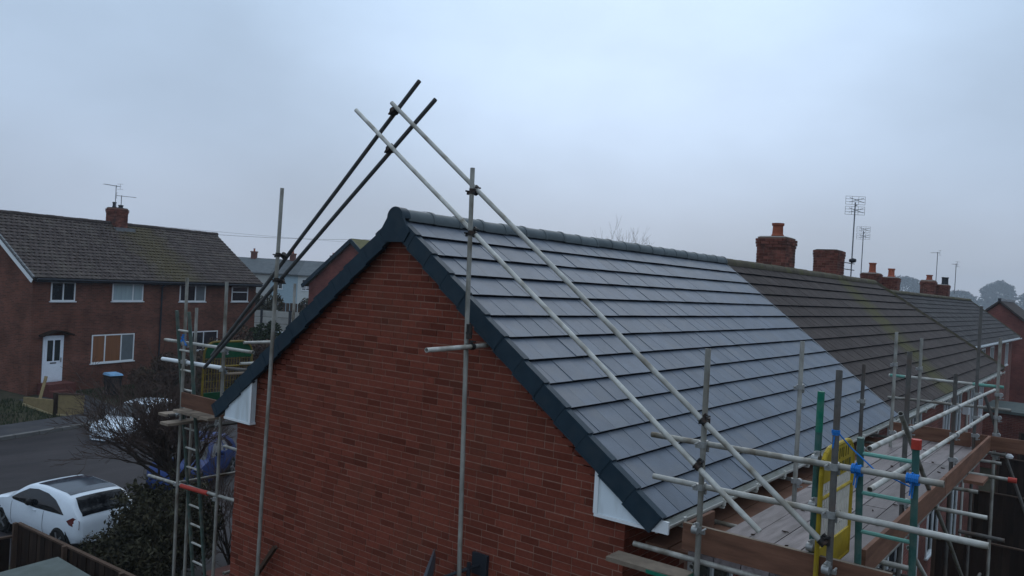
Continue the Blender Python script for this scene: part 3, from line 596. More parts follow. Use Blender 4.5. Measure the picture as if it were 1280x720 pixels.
b = MB(); b.tube((5.84, -.05, 1.2), (5.84, -.05, 5.75), .04, 8); b.tube((5.84, -.05, 5.75), (5.84, -.38, 5.95), .04, 8); b.build('downpipe', 'cardark', hl)
window(hl, 'x', -.3, .9, 0, 5.0, 6.0-.13, -1, (.5,)); window(hl, 'x', 2.88, 4.68, 0, 5.0, 5.88, -1, (.66,), panes=('blind', 'blind')); window(hl, 'x', 7.03, 8.84, 0, 4.98, 5.88, -1, (.6,), panes=('glass', 'netgrey')); window(hl, 'x', 10.84, 12.16, 0, 4.98, 5.86, -1, (), trans=.62)
window(hl, 'x', 1.9, 4.29, 0, 2.05, 3.4, -1, (.3, .68), panes=('curtain', 'curtain', 'netgrey')); window(hl, 'x', 8.0, 9.9, 0, 2.3, 3.35, -1, (.45,))
dr = MB(); dr.box(-.54, .44, -.04, .02, 1.38, 3.45); dr.box(-.46, .36, -.06, -.041, 1.44, 3.37); dd = dr.build('door', 'door', hl)
b = MB(); b.box(-.36, -.09, -.064, -.0605, 2.32, 3.25); b.build('pane', 'glass', dd); b = MB(); b.box(-.01, .26, -.064, -.0605, 2.32, 3.25); b.build('pane', 'glass', dd)
b = MB(); b.box(.29, .33, -.1, -.0605, 2.25, 2.45); b.build('handle', 'zinc', dd); b = MB(); b.box(-.2, .1, -.07, -.0605, 2.2, 2.25); b.build('letterbox', 'cardark', dd)
b = MB(); b.box(-.36, .26, -.066, -.0605, 1.55, 2.1); b.build('door_panel', 'door', dd)
b = MB(); arc = [(-.75+1.5*i/10, 3.5+.2*math.sin(math.pi*i/10)) for i in range(11)]
b.prism([(x, -.35, z) for x, z in arc]+[(x, -.35, z-.06) for x, z in arc[::-1]], (0, .36, 0)); b.build('door_canopy', 'creosote', hl)
b = MB(); b.box(-.72, .62, -.75, -.03, .6, 1.37); b.box(-.72, .1, -1.1, -.752, .55, 1.1); b.build('door_step', 'redbrick', hl)
# shared front garden level change
chl = chimney(hl, 5.45, 6.25, 3.15, 3.85, 8.5, 9.75, cap='creosote'); pot(chl, 5.65, 3.5, 9.78, .28, .1, 'cardark'); pot(chl, 6.05, 3.5, 9.76, .18, .13, 'cardark')
b = MB(); b.box(5.4, 6.6, 2.95, 3.15, 8.52, 8.72); b.build('flashing', 'lead', chl)

def yagi(loc, mast, boom, n, az, label, tilt=0, grid=False, kind='aerial'):
    t = thing('tv_aerial', loc, label, 'tv aerial')
    L = Vector(loc); top = L+Vector((tilt, 0, mast))
    b = MB(); b.tube(L, top, .02, 6); b.build('mast', 'alu', t)
    d = Vector((math.cos(az), math.sin(az), 0)); s_ = Vector((-d.y, d.x, 0)); b = MB()
    if not grid:
        p, q = top-d*boom*.25-Vector((0, 0, .04)), top+d*boom*.75-Vector((0, 0, .04)); b.tube(p, q, .013, 5)
        for i in range(n):
            c = p+(q-p)*((i+.5)/n); b.tube(c-s_*.17, c+s_*.17, .007, 4)
        for k in (-.14, .14): b.tube(p+Vector((0, 0, k))-s_*.2, p+Vector((0, 0, k))+s_*.2, .008, 4)
        b.tube(p-Vector((0, 0, .15)), p+Vector((0, 0, .15)), .008, 4)
    else:
        for zc in (-.16, .16):
            c = top+Vector((0, 0, zc-.1))
            for k in range(4): b.tube(c+Vector((0, 0, (k-1.5)*.085))-s_*.3, c+Vector((0, 0, (k-1.5)*.085))+s_*.3, .006, 4)
            for k in (-.3, -.1, .1, .3): b.tube(c+s_*k-Vector((0, 0, .13)), c+s_*k+Vector((0, 0, .13)), .006, 4)
            for k in (-1, 1): b.tube(c+d*.1-s_*.22*k+Vector((0, 0, .07)), c+d*.1+s_*.22*k-Vector((0, 0, .07)), .01, 4)
        b.tube(top-Vector((0, 0, .1)), top-Vector((0, 0, .1))+d*.14, .02, 5)
    b.build('elements', 'alu', t); return t
def LW(x, y, z): p = P0+D14*x-NF*y; return Vector((p.x, p.y, z))
yagi(LW(5.62, 3.4, 9.8), 1.15, 1.1, 7, R(200), 'taller yagi aerial on the chimney of the house across the road')
yagi(LW(6.15, 3.6, 9.8), .68, 1.0, 7, R(-10), 'lower yagi aerial on the chimney of the house across the road')
ag = yagi((19.85, .2, 7.75), 2.38, .6, 4, R(215), 'tall grid aerial on a leaning mast behind the brown ridge', tilt=.02, grid=True)
b = MB(); b.lathe([(.05, -.1), (.08, 0), (.05, .1)], (19.84, .17, 8.3), 8, (0, 1, 0)); b.tube((18.7, .25, 8.2), (20.0, .15, 8.2), .014, 5); b.tube((18.7, .25, 8.0), (20.0, .15, 8.0), .014, 5); b.build('mast_bracket', 'cardark', ag)
yagi((31.85, 2.88, 8.2), 2.05, .6, 4, R(215), 'paler grid aerial beside the twin red chimney pots', grid=True)
yagi((45.1, 2.04, 8.3), 1.85, .5, 3, R(80), 'plain aerial mast rising between the farthest chimneys')
yagi((45.8, 1.16, 7.8), 1.75, .3, 3, R(60), 'short aerial mast right of the farthest chimneys')
yagi((26.06, 25.1, 9.2), 1.45, .9, 6, R(190), 'small aerial peeping over the new slate ridge')

# gabled brick house seen behind the front verge
hm = thing('gabled_house', (28, 32, 1), 'brick gabled house with mossy roof just behind the slate verge', 'house')
gx = 25.0
b = MB(); b.prism([(gx, 29.66, 8.85), (gx, 33.5, 6.2), (gx, 33.5, .8), (gx, 26.0, .8), (gx, 26.0, 6.2)], (9, 0, 0)); b.build('gable_wall', 'brick_red', hm)
b = MB(); b.hexa([(gx-.15, 29.66, 8.9), (gx+9.2, 29.66, 8.9), (gx+9.2, 34.0, 6.0), (gx-.15, 34.0, 6.0), (gx-.15, 29.66, 9.05), (gx+9.2, 29.66, 9.05), (gx+9.2, 34.0, 6.16), (gx-.15, 34.0, 6.16)])
b.hexa([(gx-.15, 29.655, 8.9), (gx+9.2, 29.655, 8.9), (gx+9.2, 25.5, 6.0), (gx-.15, 25.5, 6.0), (gx-.15, 29.655, 9.05), (gx+9.2, 29.655, 9.05), (gx+9.2, 25.5, 6.16), (gx-.15, 25.5, 6.16)]); rm = b.build('roof', 'mossroof', hm)
for sg, ye in ((1, 34.0), (-1, 25.5)):
    b = MB(); b.bar((gx-.18, 29.66, 8.92), (gx-.18, ye, 6.02), .06, .24); b.build('barge_board', 'verge', rm)
b = MB(); b.box(gx-.12, gx+.4, 33.5, 34.0, 5.86, 6.02); b.build('soffit_box', 'white', hm)
b = MB(); b.tube((gx-.03, 30.6, 7.0), (gx+.02, 30.6, 7.0), .09, 8); b.build('air_vent', 'cardark', hm)

# far rendered terrace
for k, (s0, s1, wm, lab) in enumerate(((-2.2, 3.3, 'greywall', 'far grey rendered terraced house beyond the back gardens'), (3.32, 6.6, 'bluewall', 'far pale blue rendered terraced house beyond the back gardens'), (6.62, 12.5, 'whitewall', 'far white rendered terraced house beyond the back gardens'))):
    az = math.atan2(69.35-77.35, 55.06-48.9); h = thing('far_house', (49.2, 77.0, 2), lab, 'house', rz=az)
    b = MB(); b.box(s0, s1, 0, .3, -1, 4.4); b.build('wall', wm, h)
    b = MB(); b.prism([(s0-.01, -.35, 4.3), (s0-.01, 3.2, 6.15), (s0-.01, 6.5, 4.3), (s0-.01, 3.2, 6.0)], (s1-s0+.02, 0, 0)); b.prism([(s0-.01, -.35, 4.3), (s0-.01, 3.2, 6.1), (s0-.01, 3.2, 6.2), (s0-.01, -.35, 4.42)], (s1-s0+.02, 0, 0)); rf = b.build('roof', 'greyroof', h)
    cx = (s0+s1)/2+.4*(k-1)
    b = MB(); b.box(cx-.3, cx+.3, 2.9, 3.6, 5.9, 7.0); b.box(cx-.36, cx+.36, 2.84, 3.66, 6.85, 7.0); ch = b.build('chimney', 'chim', rf); pot(ch, cx, 3.25, 7.0, .35, .12)
    xx = s0+.5
    while xx < s1-1: window(h, 'x', xx, xx+1.0, 0, 2.6, 3.9, -1, (.5,)); window(h, 'x', xx, xx+1.1, 0, .1, 1.4, -1, (.5,)); xx += 2.1

# concrete panel wall: posts and panels
pw = thing('panel_wall', (31.8, 45.4, 1.5), 'pale concrete panel wall behind the house across the road', 'wall')
pa, pb = Vector((30.2, 47.5, 0)), Vector((33.6, 43.1, 0)); nb = 5
dv = (pb-pa)/nb
for i in range(nb+1):
    p = pa+dv*i; b = MB(); b.box(p.x-.09, p.x+.09, p.y-.09, p.y+.09, 1.2, 3.78); b.build('post', 'cardark' if i in (1, 3) else 'concrete', pw)
for i in range(nb):
    for r_ in range(5):
        p, q = pa+dv*(i+.04), pa+dv*(i+.96); j = random.uniform(-.03, .03)
        b = MB(); b.bar(p+Vector((j, 0, 1.45+r_*.5)), q+Vector((j, 0, 1.45+r_*.5)), .07, .47); b.build('panel', 'concrete', pw)
# brown fence in the gardens further back
bf = thing('garden_fence', (38, 54, 1.8), 'brown garden fence below the far rendered houses', 'fence')
for i in range(22):
    p = Vector((36.5+i*.22, 58.0-i*.29, 0)); b = MB(); b.box(p.x-.1, p.x+.1, p.y-.12, p.y+.12, 1.6, 3.9+random.uniform(-.06, .06)); b.build('board', 'fencetop', bf)

# ------------------------------------------------------------------ scaffolding
def coupler(b, p, d1, d2, off=None, r=.0245):
    """band round tube 1 at p and band round tube 2 at p+off, with a bolt lug"""
    p = Vector(p); d1 = Vector(d1).normalized(); d2 = Vector(d2).normalized(); off = Vector(off) if off is not None else Vector((.05, 0, 0))
    for c, d in ((p, d1), (p+off, d2)):
        b.tube(c-d*.026, c+d*.026, r+.009, 10)
        s_ = d.cross(off).normalized() if d.cross(off).length > 1e-4 else d.orthogonal().normalized()
        b.bar(c+s_*(r+.0)-d*.02, c+s_*(r+.04)-d*.02, .022, .03, d); b.tube(c+s_*(r+.028)-off.normalized()*.04-d*.0, c+s_*(r+.028)+off.normalized()*.04, .009, 6)
    b.tube(p+off*.3, p+off*.7, .02, 8)
TR = .0242
def pole(name, p, q, mat, parent): return MB().bent(p, q, TR).build(name, mat, parent, smooth=40)

rs = thing('scaffold', (4, -4.4, 0), 'rear scaffold with boarded deck and brown toe boards along the eaves on the right', 'scaffold')
XA = -.1
stds = [(XA, -3.88, 6.56, 'galv'), (XA, -4.935, 6.5, 'steel'), (2.4, -3.87, 6.56, 'galv'), (2.42, -4.93, 6.55, 'steel'), (5.08, -3.87, 6.18, 'steel'), (6.94, -3.87, 6.59, 'galv'), (5.36, -4.93, 6.16, 'steel'), (7.9, -4.86, 7.06, 'steel'), (8.3, -5.1, 6.58, 'galv'), (8.3, -3.98, 6.47, 'galv')]
for x, y, z, m_ in stds: pole('standard', (x+.03, y-.03, .02), (x, y, z), m_, rs)
pg = MB(); pg.tube((.12, -4.755, .03), (.1, -4.755, 5.98), TR*1.1, 12); gp = pg.build('standard', 'dgreen', rs, 'green tipped standard beside the yellow gate', smooth=40)
b = MB(); b.tube((.1, -4.755, 5.98), (.1, -4.755, 6.3), TR*1.12, 12); b.build('painted_tip', 'green', gp, smooth=40)
rails = [((XA+.05, -3.38, 5.755), (XA+.05, -5.67, 5.775), 'galv'), ((XA+.05, -3.42, 5.395), (XA+.05, -5.96, 5.41), 'galvl'),
 ((.75, -4.985, 5.80), (9.3, -4.96, 5.66), 'galvl'), ((.85, -4.985, 5.44), (8.6, -4.96, 5.31), 'galvl'),
 ((8.35, -3.5, 5.80), (8.35, -5.16, 5.80), 'galvl'), ((8.35, -3.5, 5.42), (8.35, -5.3, 5.45), 'galv'),
 ((-.05, -3.82, 4.70), (8.5, -3.82, 4.70), 'galv'), ((-.05, -4.985, 4.70), (8.6, -4.985, 4.70), 'galv'),
 ((-.05, -3.82, 2.7), (8.5, -3.82, 2.7), 'steel'), ((-.05, -4.985, 2.72), (8.6, -4.985, 2.72), 'steel')]
for p, q, m_ in rails: pole('guard_rail' if p[2] > 5 else 'ledger', p, q, m_, rs)
b = MB(); b.tube((8.35, -3.52, 5.80), (8.35, -3.75, 5.80), TR*1.04, 12); b.build('painted_band', 'teal', rs)
b = MB(); b.tube((8.35, -4.75, 5.80), (8.35, -5.18, 5.80), TR*1.04, 12); b.build('painted_band', 'teal', rs)
for x in (-.02, 1.2, 2.46, 3.7, 5.0, 6.2, 7.4, 8.25): pole('transom', (x, -3.25, 4.752), (x, -5.3-(.25 if x in (3.7, 6.2) else 0), 4.752), 'galvl' if x == 3.7 else 'galv', rs)
for x in (0, 2.46, 5.0, 7.4): pole('transom', (x, -3.2, 2.76), (x, -5.25, 2.76), 'steel', rs)
pole('brace', (1.60, -5.04, 6.02), (7.1, -5.06, 2.72), 'galv', rs); pole('brace', (8.3, -4.93, 5.65), (8.7, -6.5, 1.2), 'steel', rs)
pole('brace', (2.4, -5.03, 4.6), (6.8, -5.03, 2.2), 'galvl', rs); pole('brace', (5.2, -5.04, 2.6), (8.2, -5.04, .5), 'galvl', rs)
cb_ = MB()
for (x, y, z) in ((XA, -3.88, 5.757), (XA, -4.935, 5.768), (XA, -3.88, 5.40), (XA, -4.935, 5.405)): coupler(cb_, (x, y, z), (0, 0, 1), (0, 1, 0), (.05, 0, 0))
for (x, y, z) in ((XA, -3.88, 5.05), (XA, -4.935, 5.0)): coupler(cb_, (x, y, z), (0, 0, 1), (0, 1, 0), (-.05, 0, 0))
for x, y, zz, m_ in stds[2:]:
    for z in (5.04, 4.72): coupler(cb_, (x, y, z), (0, 0, 1), (1, 0, 0), (0, -.05, 0))
    if y < -4.5:
        for z, k in ((5.80, .0163), (5.44, .0168)): coupler(cb_, (x, y, z-(x-.8)*k), (0, 0, 1), (1, 0, 0), (0, -.052, 0))
    else: coupler(cb_, (x, y, zz-.5), (0, 0, 1), (0, 1, 0), (.05, 0, 0))
for z in (5.775, 5.41, 5.08): coupler(cb_, (.1, -4.755, z), (0, 0, 1), (0, 1, 0), (-.05, 0, 0))
cb_.build('coupler', 'zinc', rs, kind='stuff', smooth=40)
# deck boards, joints and gaps visible
for k, y in enumerate((-4.94, -4.705, -4.47, -4.235, -4.0)):
    xs = -.02 if k else .15
    for a, e_ in ((xs, 3.2-.3*(k % 2)), (3.21-.3*(k % 2), 6.1), (6.11, 8.2)):
        b = MB(); j = random.uniform(-.004, .004); b.box(a, e_, y+.004, y+.229, 4.776+j, 4.814+j); b.build('scaffold_board', 'board', rs)
for y in (-3.74, -3.5):
    for a, e_ in ((.15, 4.0), (4.02, 8.1)): b = MB(); b.box(a, e_, y, y+.222, 4.70, 4.738); b.build('scaffold_board', 'toe', rs, 'darker brown inner board below the gutter')
b = MB(); b.box(.0, .036, -5.36, -3.70, 4.815, 5.04); tb = b.build('toe_board', 'toe', rs)
b = MB(); b.box(-.001, .037, -5.36, -3.70, 5.0402, 5.0425); b.build('worn_edge', 'oldboard', tb)
for a, e_ in ((.45, 4.1), (4.12, 8.1)): b = MB(); b.box(a, e_, -5.075, -5.04, 4.815, 5.04); b.build('toe_board', 'toe', rs)
b = MB(); b.box(8.12, 8.156, -4.80, -3.6, 4.815, 5.04); b.build('toe_board', 'toe', rs); b = MB(); b.box(8.165, 8.20, -6.9, -4.81, 4.815, 5.03); b.build('toe_board', 'toe', rs)
b = MB(); b.box(.04, .6, -3.735, -3.70, 4.815, 5.03); b.build('toe_board', 'toe', rs)
for (y0, y1, x0, z0) in ((-3.86, -3.14, -.10, 4.64), (-5.25, -3.96, -.12, 4.64)):
    b = MB(); b.box(x0-.21, x0+.012, y0, y1, z0, z0+.038); sbd = b.build('scaffold_board', 'oldboard' if y1 > -3.5 else 'toe', rs, 'board laid across below the end toe board, green end')
    b = MB(); yy = y0+.0; b.box(x0-.213, x0+.015, y0-.003, y0+.33 if y1 > -3.5 else y0+.9, z0-.002, z0+.030); b.build('painted_end', 'green', sbd)
b = MB(); b.box(5.25, 5.75, -5.32, -5.1, 4.79, 4.828); b.build('scaffold_board', 'toe', rs, 'short hop up board outside the rail')
b = MB(); b.box(5.3, 5.6, -5.33, -5.28, 3.4, 3.45); pole('short_tube', (5.1, -5.1, 4.2), (5.1, -5.6, 4.2), 'steel', rs)
b = MB(); b.tube((6.2, -5.50, 4.752), (6.2, -5.6, 4.752), .036, 10); b.build('end_cap', 'red', rs)
b = MB(); b.lathe([(.05, 0), (.06, .03), (.03, .06)], (8.25, -5.32, 4.72), 8); b.build('end_cap', 'white', rs)

fs_ = thing('scaffold', (.6, 4.3, 0), 'front scaffold with green gate and brown toe board at the street side eaves', 'scaffold')
XF = .2
for x, y, z, m_ in ((XF, 4.72, 6.81, 'galv'), (XF, 3.66, 6.79, 'galv'), (.55, 5.0, 6.33, 'galv'), (1.95, 4.4, 6.79, 'galv'), (2.6, 3.7, 6.3, 'galv')): pole('standard', (x+.02, y-.05, .02), (x, y, z), m_, fs_)
pole('guard_rail', (XF+.06, 5.38, 5.80), (XF+.06, 3.02, 5.83), 'galvl', fs_)
pole('guard_rail', (XF+.06, 2.95, 5.58), (XF+.06, 3.7, 5.53), 'steel', fs_)
b = MB(); b.tube((XF+.06, 5.42, 5.49), (XF+.06, 3.7, 5.53), TR*1.25, 12, hollow=True); b.build('guard_rail', 'white', fs_, 'white sleeved guard rail', smooth=40)
pole('guard_rail', (1.4, 4.95, 5.76), (4.2, 4.95, 5.76), 'galvl', fs_); pole('guard_rail', (1.35, 4.95, 5.41), (4.2, 4.95, 5.41), 'galvl', fs_); pole('guard_rail', (1.1, 4.95, 5.25), (4.2, 4.95, 5.25), 'oldboard', fs_)
for y in (3.72, 4.78): pole('ledger', (.05, y, 4.7), (4.2, y, 4.7), 'steel', fs_)
pole('ledger', (XF, 4.78, 3.64), (3.6, 4.78, 3.64), 'galv', fs_); pole('transom', (XF+.03, 5.6, 3.6), (XF+.03, 2.9, 3.72), 'galv', fs_); pole('transom', (1.3, 3.5, 4.0), (1.3, 5.2, 4.0), 'galvl', fs_); pole('ledger', (XF+.2, 3.66, 2.5), (3.2, 3.66, 2.5), 'galv', fs_); pole('transom', (XF+.05, 5.2, 1.6), (XF+.05, 3.2, 1.6), 'steel', fs_)
b = MB(); b.tube((XF+.03, 4.62, 3.632), (XF+.03, 3.9, 3.664), TR*1.45, 12); b.build('red_sleeve', 'red', fs_, 'red padded sleeve on the cross tube', smooth=40)
b = MB(); b.box(XF-.02, XF+.016, 3.5, 4.68, 4.84, 5.06); b.build('toe_board', 'toe', fs_)
for k in range(4): b = MB(); b.box(.05, 4.2, 3.72+k*.24, 3.945+k*.24, 4.776, 4.814); b.build('scaffold_board', 'oldboard', fs_)
for (x0, y0, y1, z) in ((-.08, 4.56, 3.0, 4.585), (.28, 5.28, 2.4, 4.585)): b = MB(); b.box(x0, y1, y0, y0+.225, z, z+.038); b.build('scaffold_board', 'oldboard', fs_)
cb_ = MB()
for y in (4.72, 3.66):
    for z in (5.8, 5.52, 3.64): coupler(cb_, (XF, y, z), (0, 0, 1), (0, 1, 0), (.05, 0, 0))
    coupler(cb_, (XF, y, 4.72), (0, 0, 1), (1, 0, 0), (0, .05, 0))
coupler(cb_, (1.95, 4.4, 5.76), (0, 0, 1), (1, 0, 0), (0, .05, 0)); cb_.build('coupler', 'zinc', fs_, kind='stuff', smooth=40)

# poles at the gable
def loose(name, p, q, mat, label, cat, coups=(), group=None, extra=None):
    t = thing(name, p if p[2] < q[2] else q, label, cat, group); MB().bent(p, q, TR, 14, 6, .004).build('tube', mat, t, smooth=40)
    for c, d1, d2, off in coups:
        b = MB(); coupler(b, c, d1, d2, off); b.build('coupler', 'black', t, smooth=40)
    return t
dR = Vector((0, -4.96, -3.78)).normalized(); dL = Vector((0, 3.9, -3.48)).normalized()
g1 = loose('scaffold_pole', (-.2, -1.5, .02), (-.2, -1.255, 8.17), 'galv', 'upright scaffold pole standing against the gable, clamped to both pale rakers', 'scaffold pole',
      [((-.2, -1.268, 7.93), (0, 0, 1), dR, (.05, 0, 0)), ((-.2, -1.28, 7.5), (0, 0, 1), dR, (.05, 0, 0))])
b = MB(); b.tube((-.2, -1.335, 6.42), (-.2, -1.331, 6.57), .031, 12); b.tube((-.2, -1.334, 6.47), (-.2, -1.333, 6.49), .036, 12); b.build('sleeve_coupler', 'black', g1, smooth=40)
g2_ = loose('scaffold_pole', (-.2, 2.06, .02), (-.2, 1.92, 8.05), 'galv', 'upright scaffold pole left on the gable, clamped to both dark rakers', 'scaffold pole',
      [((-.2, 1.93, 7.2), (0, 0, 1), dL, (.08, 0, 0)), ((-.2, 1.94, 6.88), (0, 0, 1), dL, (.08, 0, 0))])
loose('raking_pole', (-.15, .05, 8.97), (-.15, -4.915, 5.185), 'galvl', 'upper pale raking pole crossing the roof down to the end toe board', 'raking pole', [((-.15, -3.9, 5.96), dR, (0, 0, 1), (.05, 0, 0)), ((-.15, -4.90, 5.2), dR, (0, 0, 1), (.05, -.02, 0))])
loose('raking_pole', (-.15, .65, 8.94), (-.15, -4.42, 5.165), 'galvl', 'lower pale raking pole crossing the roof, its foot hanging above the deck', 'raking pole', [((-.15, -3.87, 5.58), dR, (0, 0, 1), (.05, 0, 0))])
loose('raking_pole', (-.1, -.32, 9.19), (-.1, 3.46, 5.75), 'rakerd', 'upper dark raking pole sloping down to the street side scaffold', 'raking pole', [((-.1, .02, 8.88), dL, dR, (-.05, 0, 0))])
loose('raking_pole', (-.1, -.58, 8.96), (-.1, 3.64, 5.56), 'rakerd', 'lower dark raking pole sloping down to the street side scaffold', 'raking pole', [((-.1, .05, 8.45), dL, dR, (-.05, 0, 0))])
loose('putlog_tube', (-.87, -1.385, 6.33), (.05, -1.385, 6.35), 'galvl', 'short horizontal tube sticking out from the gable below the verge', 'scaffold tube', [((-.2, -1.385, 6.344), (1, 0, 0), (0, 0, 1), (0, .05, 0))])

# ladders
def ladder(top, bot, side, wd, n0, label, sm, rm):
    t = thing('ladder', bot, label, 'ladder'); T, B = Vector(top), Vector(bot); s_ = Vector(side).normalized()*wd/2
    for sg in (-1, 1): MB().tube(B+s_*sg, T+s_*sg, .026, 10).build('stile', sm, t, smooth=40)
    L = (T-B).length; n = int(L/.305); d = (T-B).normalized()
    for i in range(n):
        c = T-d*(n0+i*.305)
        if (c-B).dot(d) > .1: MB().tube(c-s_, c+s_, .016, 8).build('rung', rm, t, smooth=40)
    return t
lr = ladder((.02, -5.275, 6.0), (.75, -5.3, .02), (0, 1, 0), .38, .12, 'green steel ladder tied to the end guard rail with blue rope', 'dgreen', 'teal')
b = MB(); b.tube((.02, -5.467, 5.98), (.018, -5.467, 6.05), .036, 10); b.build('end_cap', 'red', lr)
ladder((.1, 4.62, 6.3), (.83, 4.57, .02), (0, 1, 0), .34, .3, 'green ladder with pale rungs standing at the street side scaffold', 'agedgreen', 'galvl')
# ropes
def rope(pts, r, label, wraps=()):
    b = MB()
    for p, q in zip(pts, pts[1:]): b.tube(p, q, r, 6)
    for c, d, rr, k in wraps:
        c = Vector(c); d = Vector(d)
        for i in range(k): b.tube(c+d*(i-k/2)*.014, c+d*((i-k/2)*.014+.012), rr+random.uniform(-.004, .004), 9)
        b.tube(c+Vector((-.03, 0, -.03)), c+Vector((-.02, .01, -.12)), .006, 5)
    o = b.build('rope', 'bluerope'); return whole(o, label, 'rope')
rope([(-.06, -5.085, 5.82), (.0, -5.09, 5.70)], .006, 'blue rope lashing round the rail and left ladder stile', [((-.05, -5.085, 5.772), (0, 1, 0), .036, 5), ((0.02, -5.085, 5.74), (0, 0, 1), .035, 4)])
rope([(-.06, -5.467, 5.82), (.0, -5.467, 5.70)], .006, 'blue rope lashing round the rail and right ladder stile', [((-.05, -5.467, 5.774), (0, 1, 0), .036, 6), ((0.03, -5.467, 5.74), (0, 0, 1), .035, 3)])
rope([(-.105, -4.965, 6.02), (-.02, -5.03, 5.92), (0.0, -5.2, 5.78), (.02, -5.44, 5.70)], .006, 'thin blue rope strung from the dark standard to the ladder', [((-.1, -4.935, 6.03), (0, 0, 1), .029, 3)])
rope([(XF-.03, 4.75, 5.9), (XF-.02, 4.6, 5.78), (XF+.03, 4.95, 5.80)], .007, 'blue rope lashing on the street side guard rail', [((XF+.06, 4.9, 5.807), (0, 1, 0), .032, 8), ((XF, 4.72, 5.9), (0, 0, 1), .03, 6)])

db = MB()
for i in range(34):
    x, y = .3+7*random.random()**1.6, random.uniform(-4.9, -3.95); a = random.uniform(0, 3.14); l_ = random.uniform(.012, .05); d = Vector((math.cos(a), math.sin(a), 0))*l_; n_ = Vector((-d.y, d.x, 0))*random.uniform(.3, .7); z = 4.8195
    c = Vector((x, y, z)); db.add([c-d, c+n_, c+d*.8, c-n_*.6, c-d*.7+Vector((0, 0, .008)), c+n_*.7+Vector((0, 0, .01)), c+d*.6+Vector((0, 0, .009)), c-n_*.4+Vector((0, 0, .008))], TF)
db.build('debris', 'creosote')['kind'] = 'stuff'
# gates
def gate(x0, x1, y, z0, z1, panel, frame, label, marks=False):
    t = thing('safety_gate', ((x0+x1)/2, y, z0), label, 'gate'); r = .2; b = MB()
    arc = [(x0+r-r*math.cos(a), z1-r+r*math.sin(a)) for a in [math.pi/2*i/5 for i in range(6)]]; arc2 = [(x0+x1-x_, z_) for x_, z_ in arc[::-1]]
    out = [(x0, z0+.02)]+arc+arc2+[(x1, z0+.02)]
    for p, q in zip(out, out[1:]+out[:1]): b.tube((p[0], y, p[1]), (q[0], y, q[1]), .019, 8)
    fr = b.build('frame', frame, t, smooth=40)
    b = MB(); zt = z1-.26; b.prism([(x0+.02, y-.012, zt)]+[(p[0], y-.012, p[1]-.012) for p in arc+arc2]+[(x1-.02, y-.012, zt)], (0, .02, 0)); tp = b.build('top_panel', panel, t)
    if marks:
        b = MB()
        for row, zz in enumerate((z1-.12, z1-.235)):
            xx = x0+.24
            for k in range(6):
                wd = random.choice((.035, .06, .075)); b.box(xx, xx+.016, y-.0155, y-.0122, zz, zz+.085)
                if wd > .04: b.box(xx+.016, xx+wd, y-.0155, y-.0122, zz+random.choice((0, .035, .07)), zz+random.choice((.085,)) if k % 3 == 0 else zz+.085) if k % 2 else b.box(xx+wd-.016, xx+wd, y-.0155, y-.0122, zz+.01, zz+.085)
                xx += wd+.035
        b.build('lettering', 'ink', tp)
    b = MB(); b.box(x0+.02, x1-.02, y-.012, y+.008, z0+.03, z0+.24); b.build('bottom_panel', panel, t)
    b = MB(); b.tube((x0, y, z0+(z1-z0)*.62), (x1, y, z0+(z1-z0)*.62), .014, 8); b.build('mid_rail', frame, t)
    b = MB(); k = x0+.05
    while k < x1-.03: b.tube((k, y+.004, z0+.24), (k, y+.004, zt), .005, 5); k += .05
    zz = z0+.3
    while zz < zt and not marks: b.tube((x0+.02, y+.004, zz), (x1-.02, y+.004, zz), .004, 4); zz += .12
    b.build('mesh_infill', 'mesh' if marks else 'oldyellow', t); return t
gate(-.03, .86, -4.83, 4.86, 5.86, 'yellow', 'yellow', 'yellow safety gate with rounded top and dark lettering on the rear deck', True)
gate(.72, 1.6, 5.0, 4.72, 5.78, 'gatgreen', 'oldyellow', 'green panelled safety gate with yellow frame on the street side scaffold')

# satellite dish and prop on the gable
sd = thing('satellite_dish', (.07, -1.15, 3.7), 'dark grey satellite dish seen edge on at the foot of the gable', 'satellite dish')
b = MB(); ax = Vector((-.60, .74, .30)).normalized(); b.lathe([(.02, -.02), (.14, -.005), (.25, .025), (.31, .06), (.318, .062), (.25, .033), (.14, .005), (.02, -.012)], (-.40, -1.16, 3.93), 24, ax); b.build('reflector', 'dish', sd, smooth=40)
b = MB(); b.tube((-.38, -1.18, 3.93), (-.1, -1.42, 4.06), .02, 8); b.tube((-.1, -1.42, 4.06), (.075, -1.44, 4.06), .02, 8); b.tube((-.1, -1.42, 3.9), (-.1, -1.42, 4.12), .022, 8); b.box(.04, .078, -1.54, -1.34, 3.96, 4.18); b.build('bracket', 'cardark', sd)
b = MB(); b.lathe([(.03, 0), (.04, .05), (.03, .1)], (-.62, -.86, 3.87), 10, (.6, -.7, .1)); b.build('lnb', 'cardark', sd)
b = MB(); b.bar((.0, 1.93, 3.42), (-.05, 3.4, 1.5), .06, .045); o = b.build('timber_prop', 'fencetop'); whole(o, 'dark timber batten leaning against the gable low on the left', 'timber')

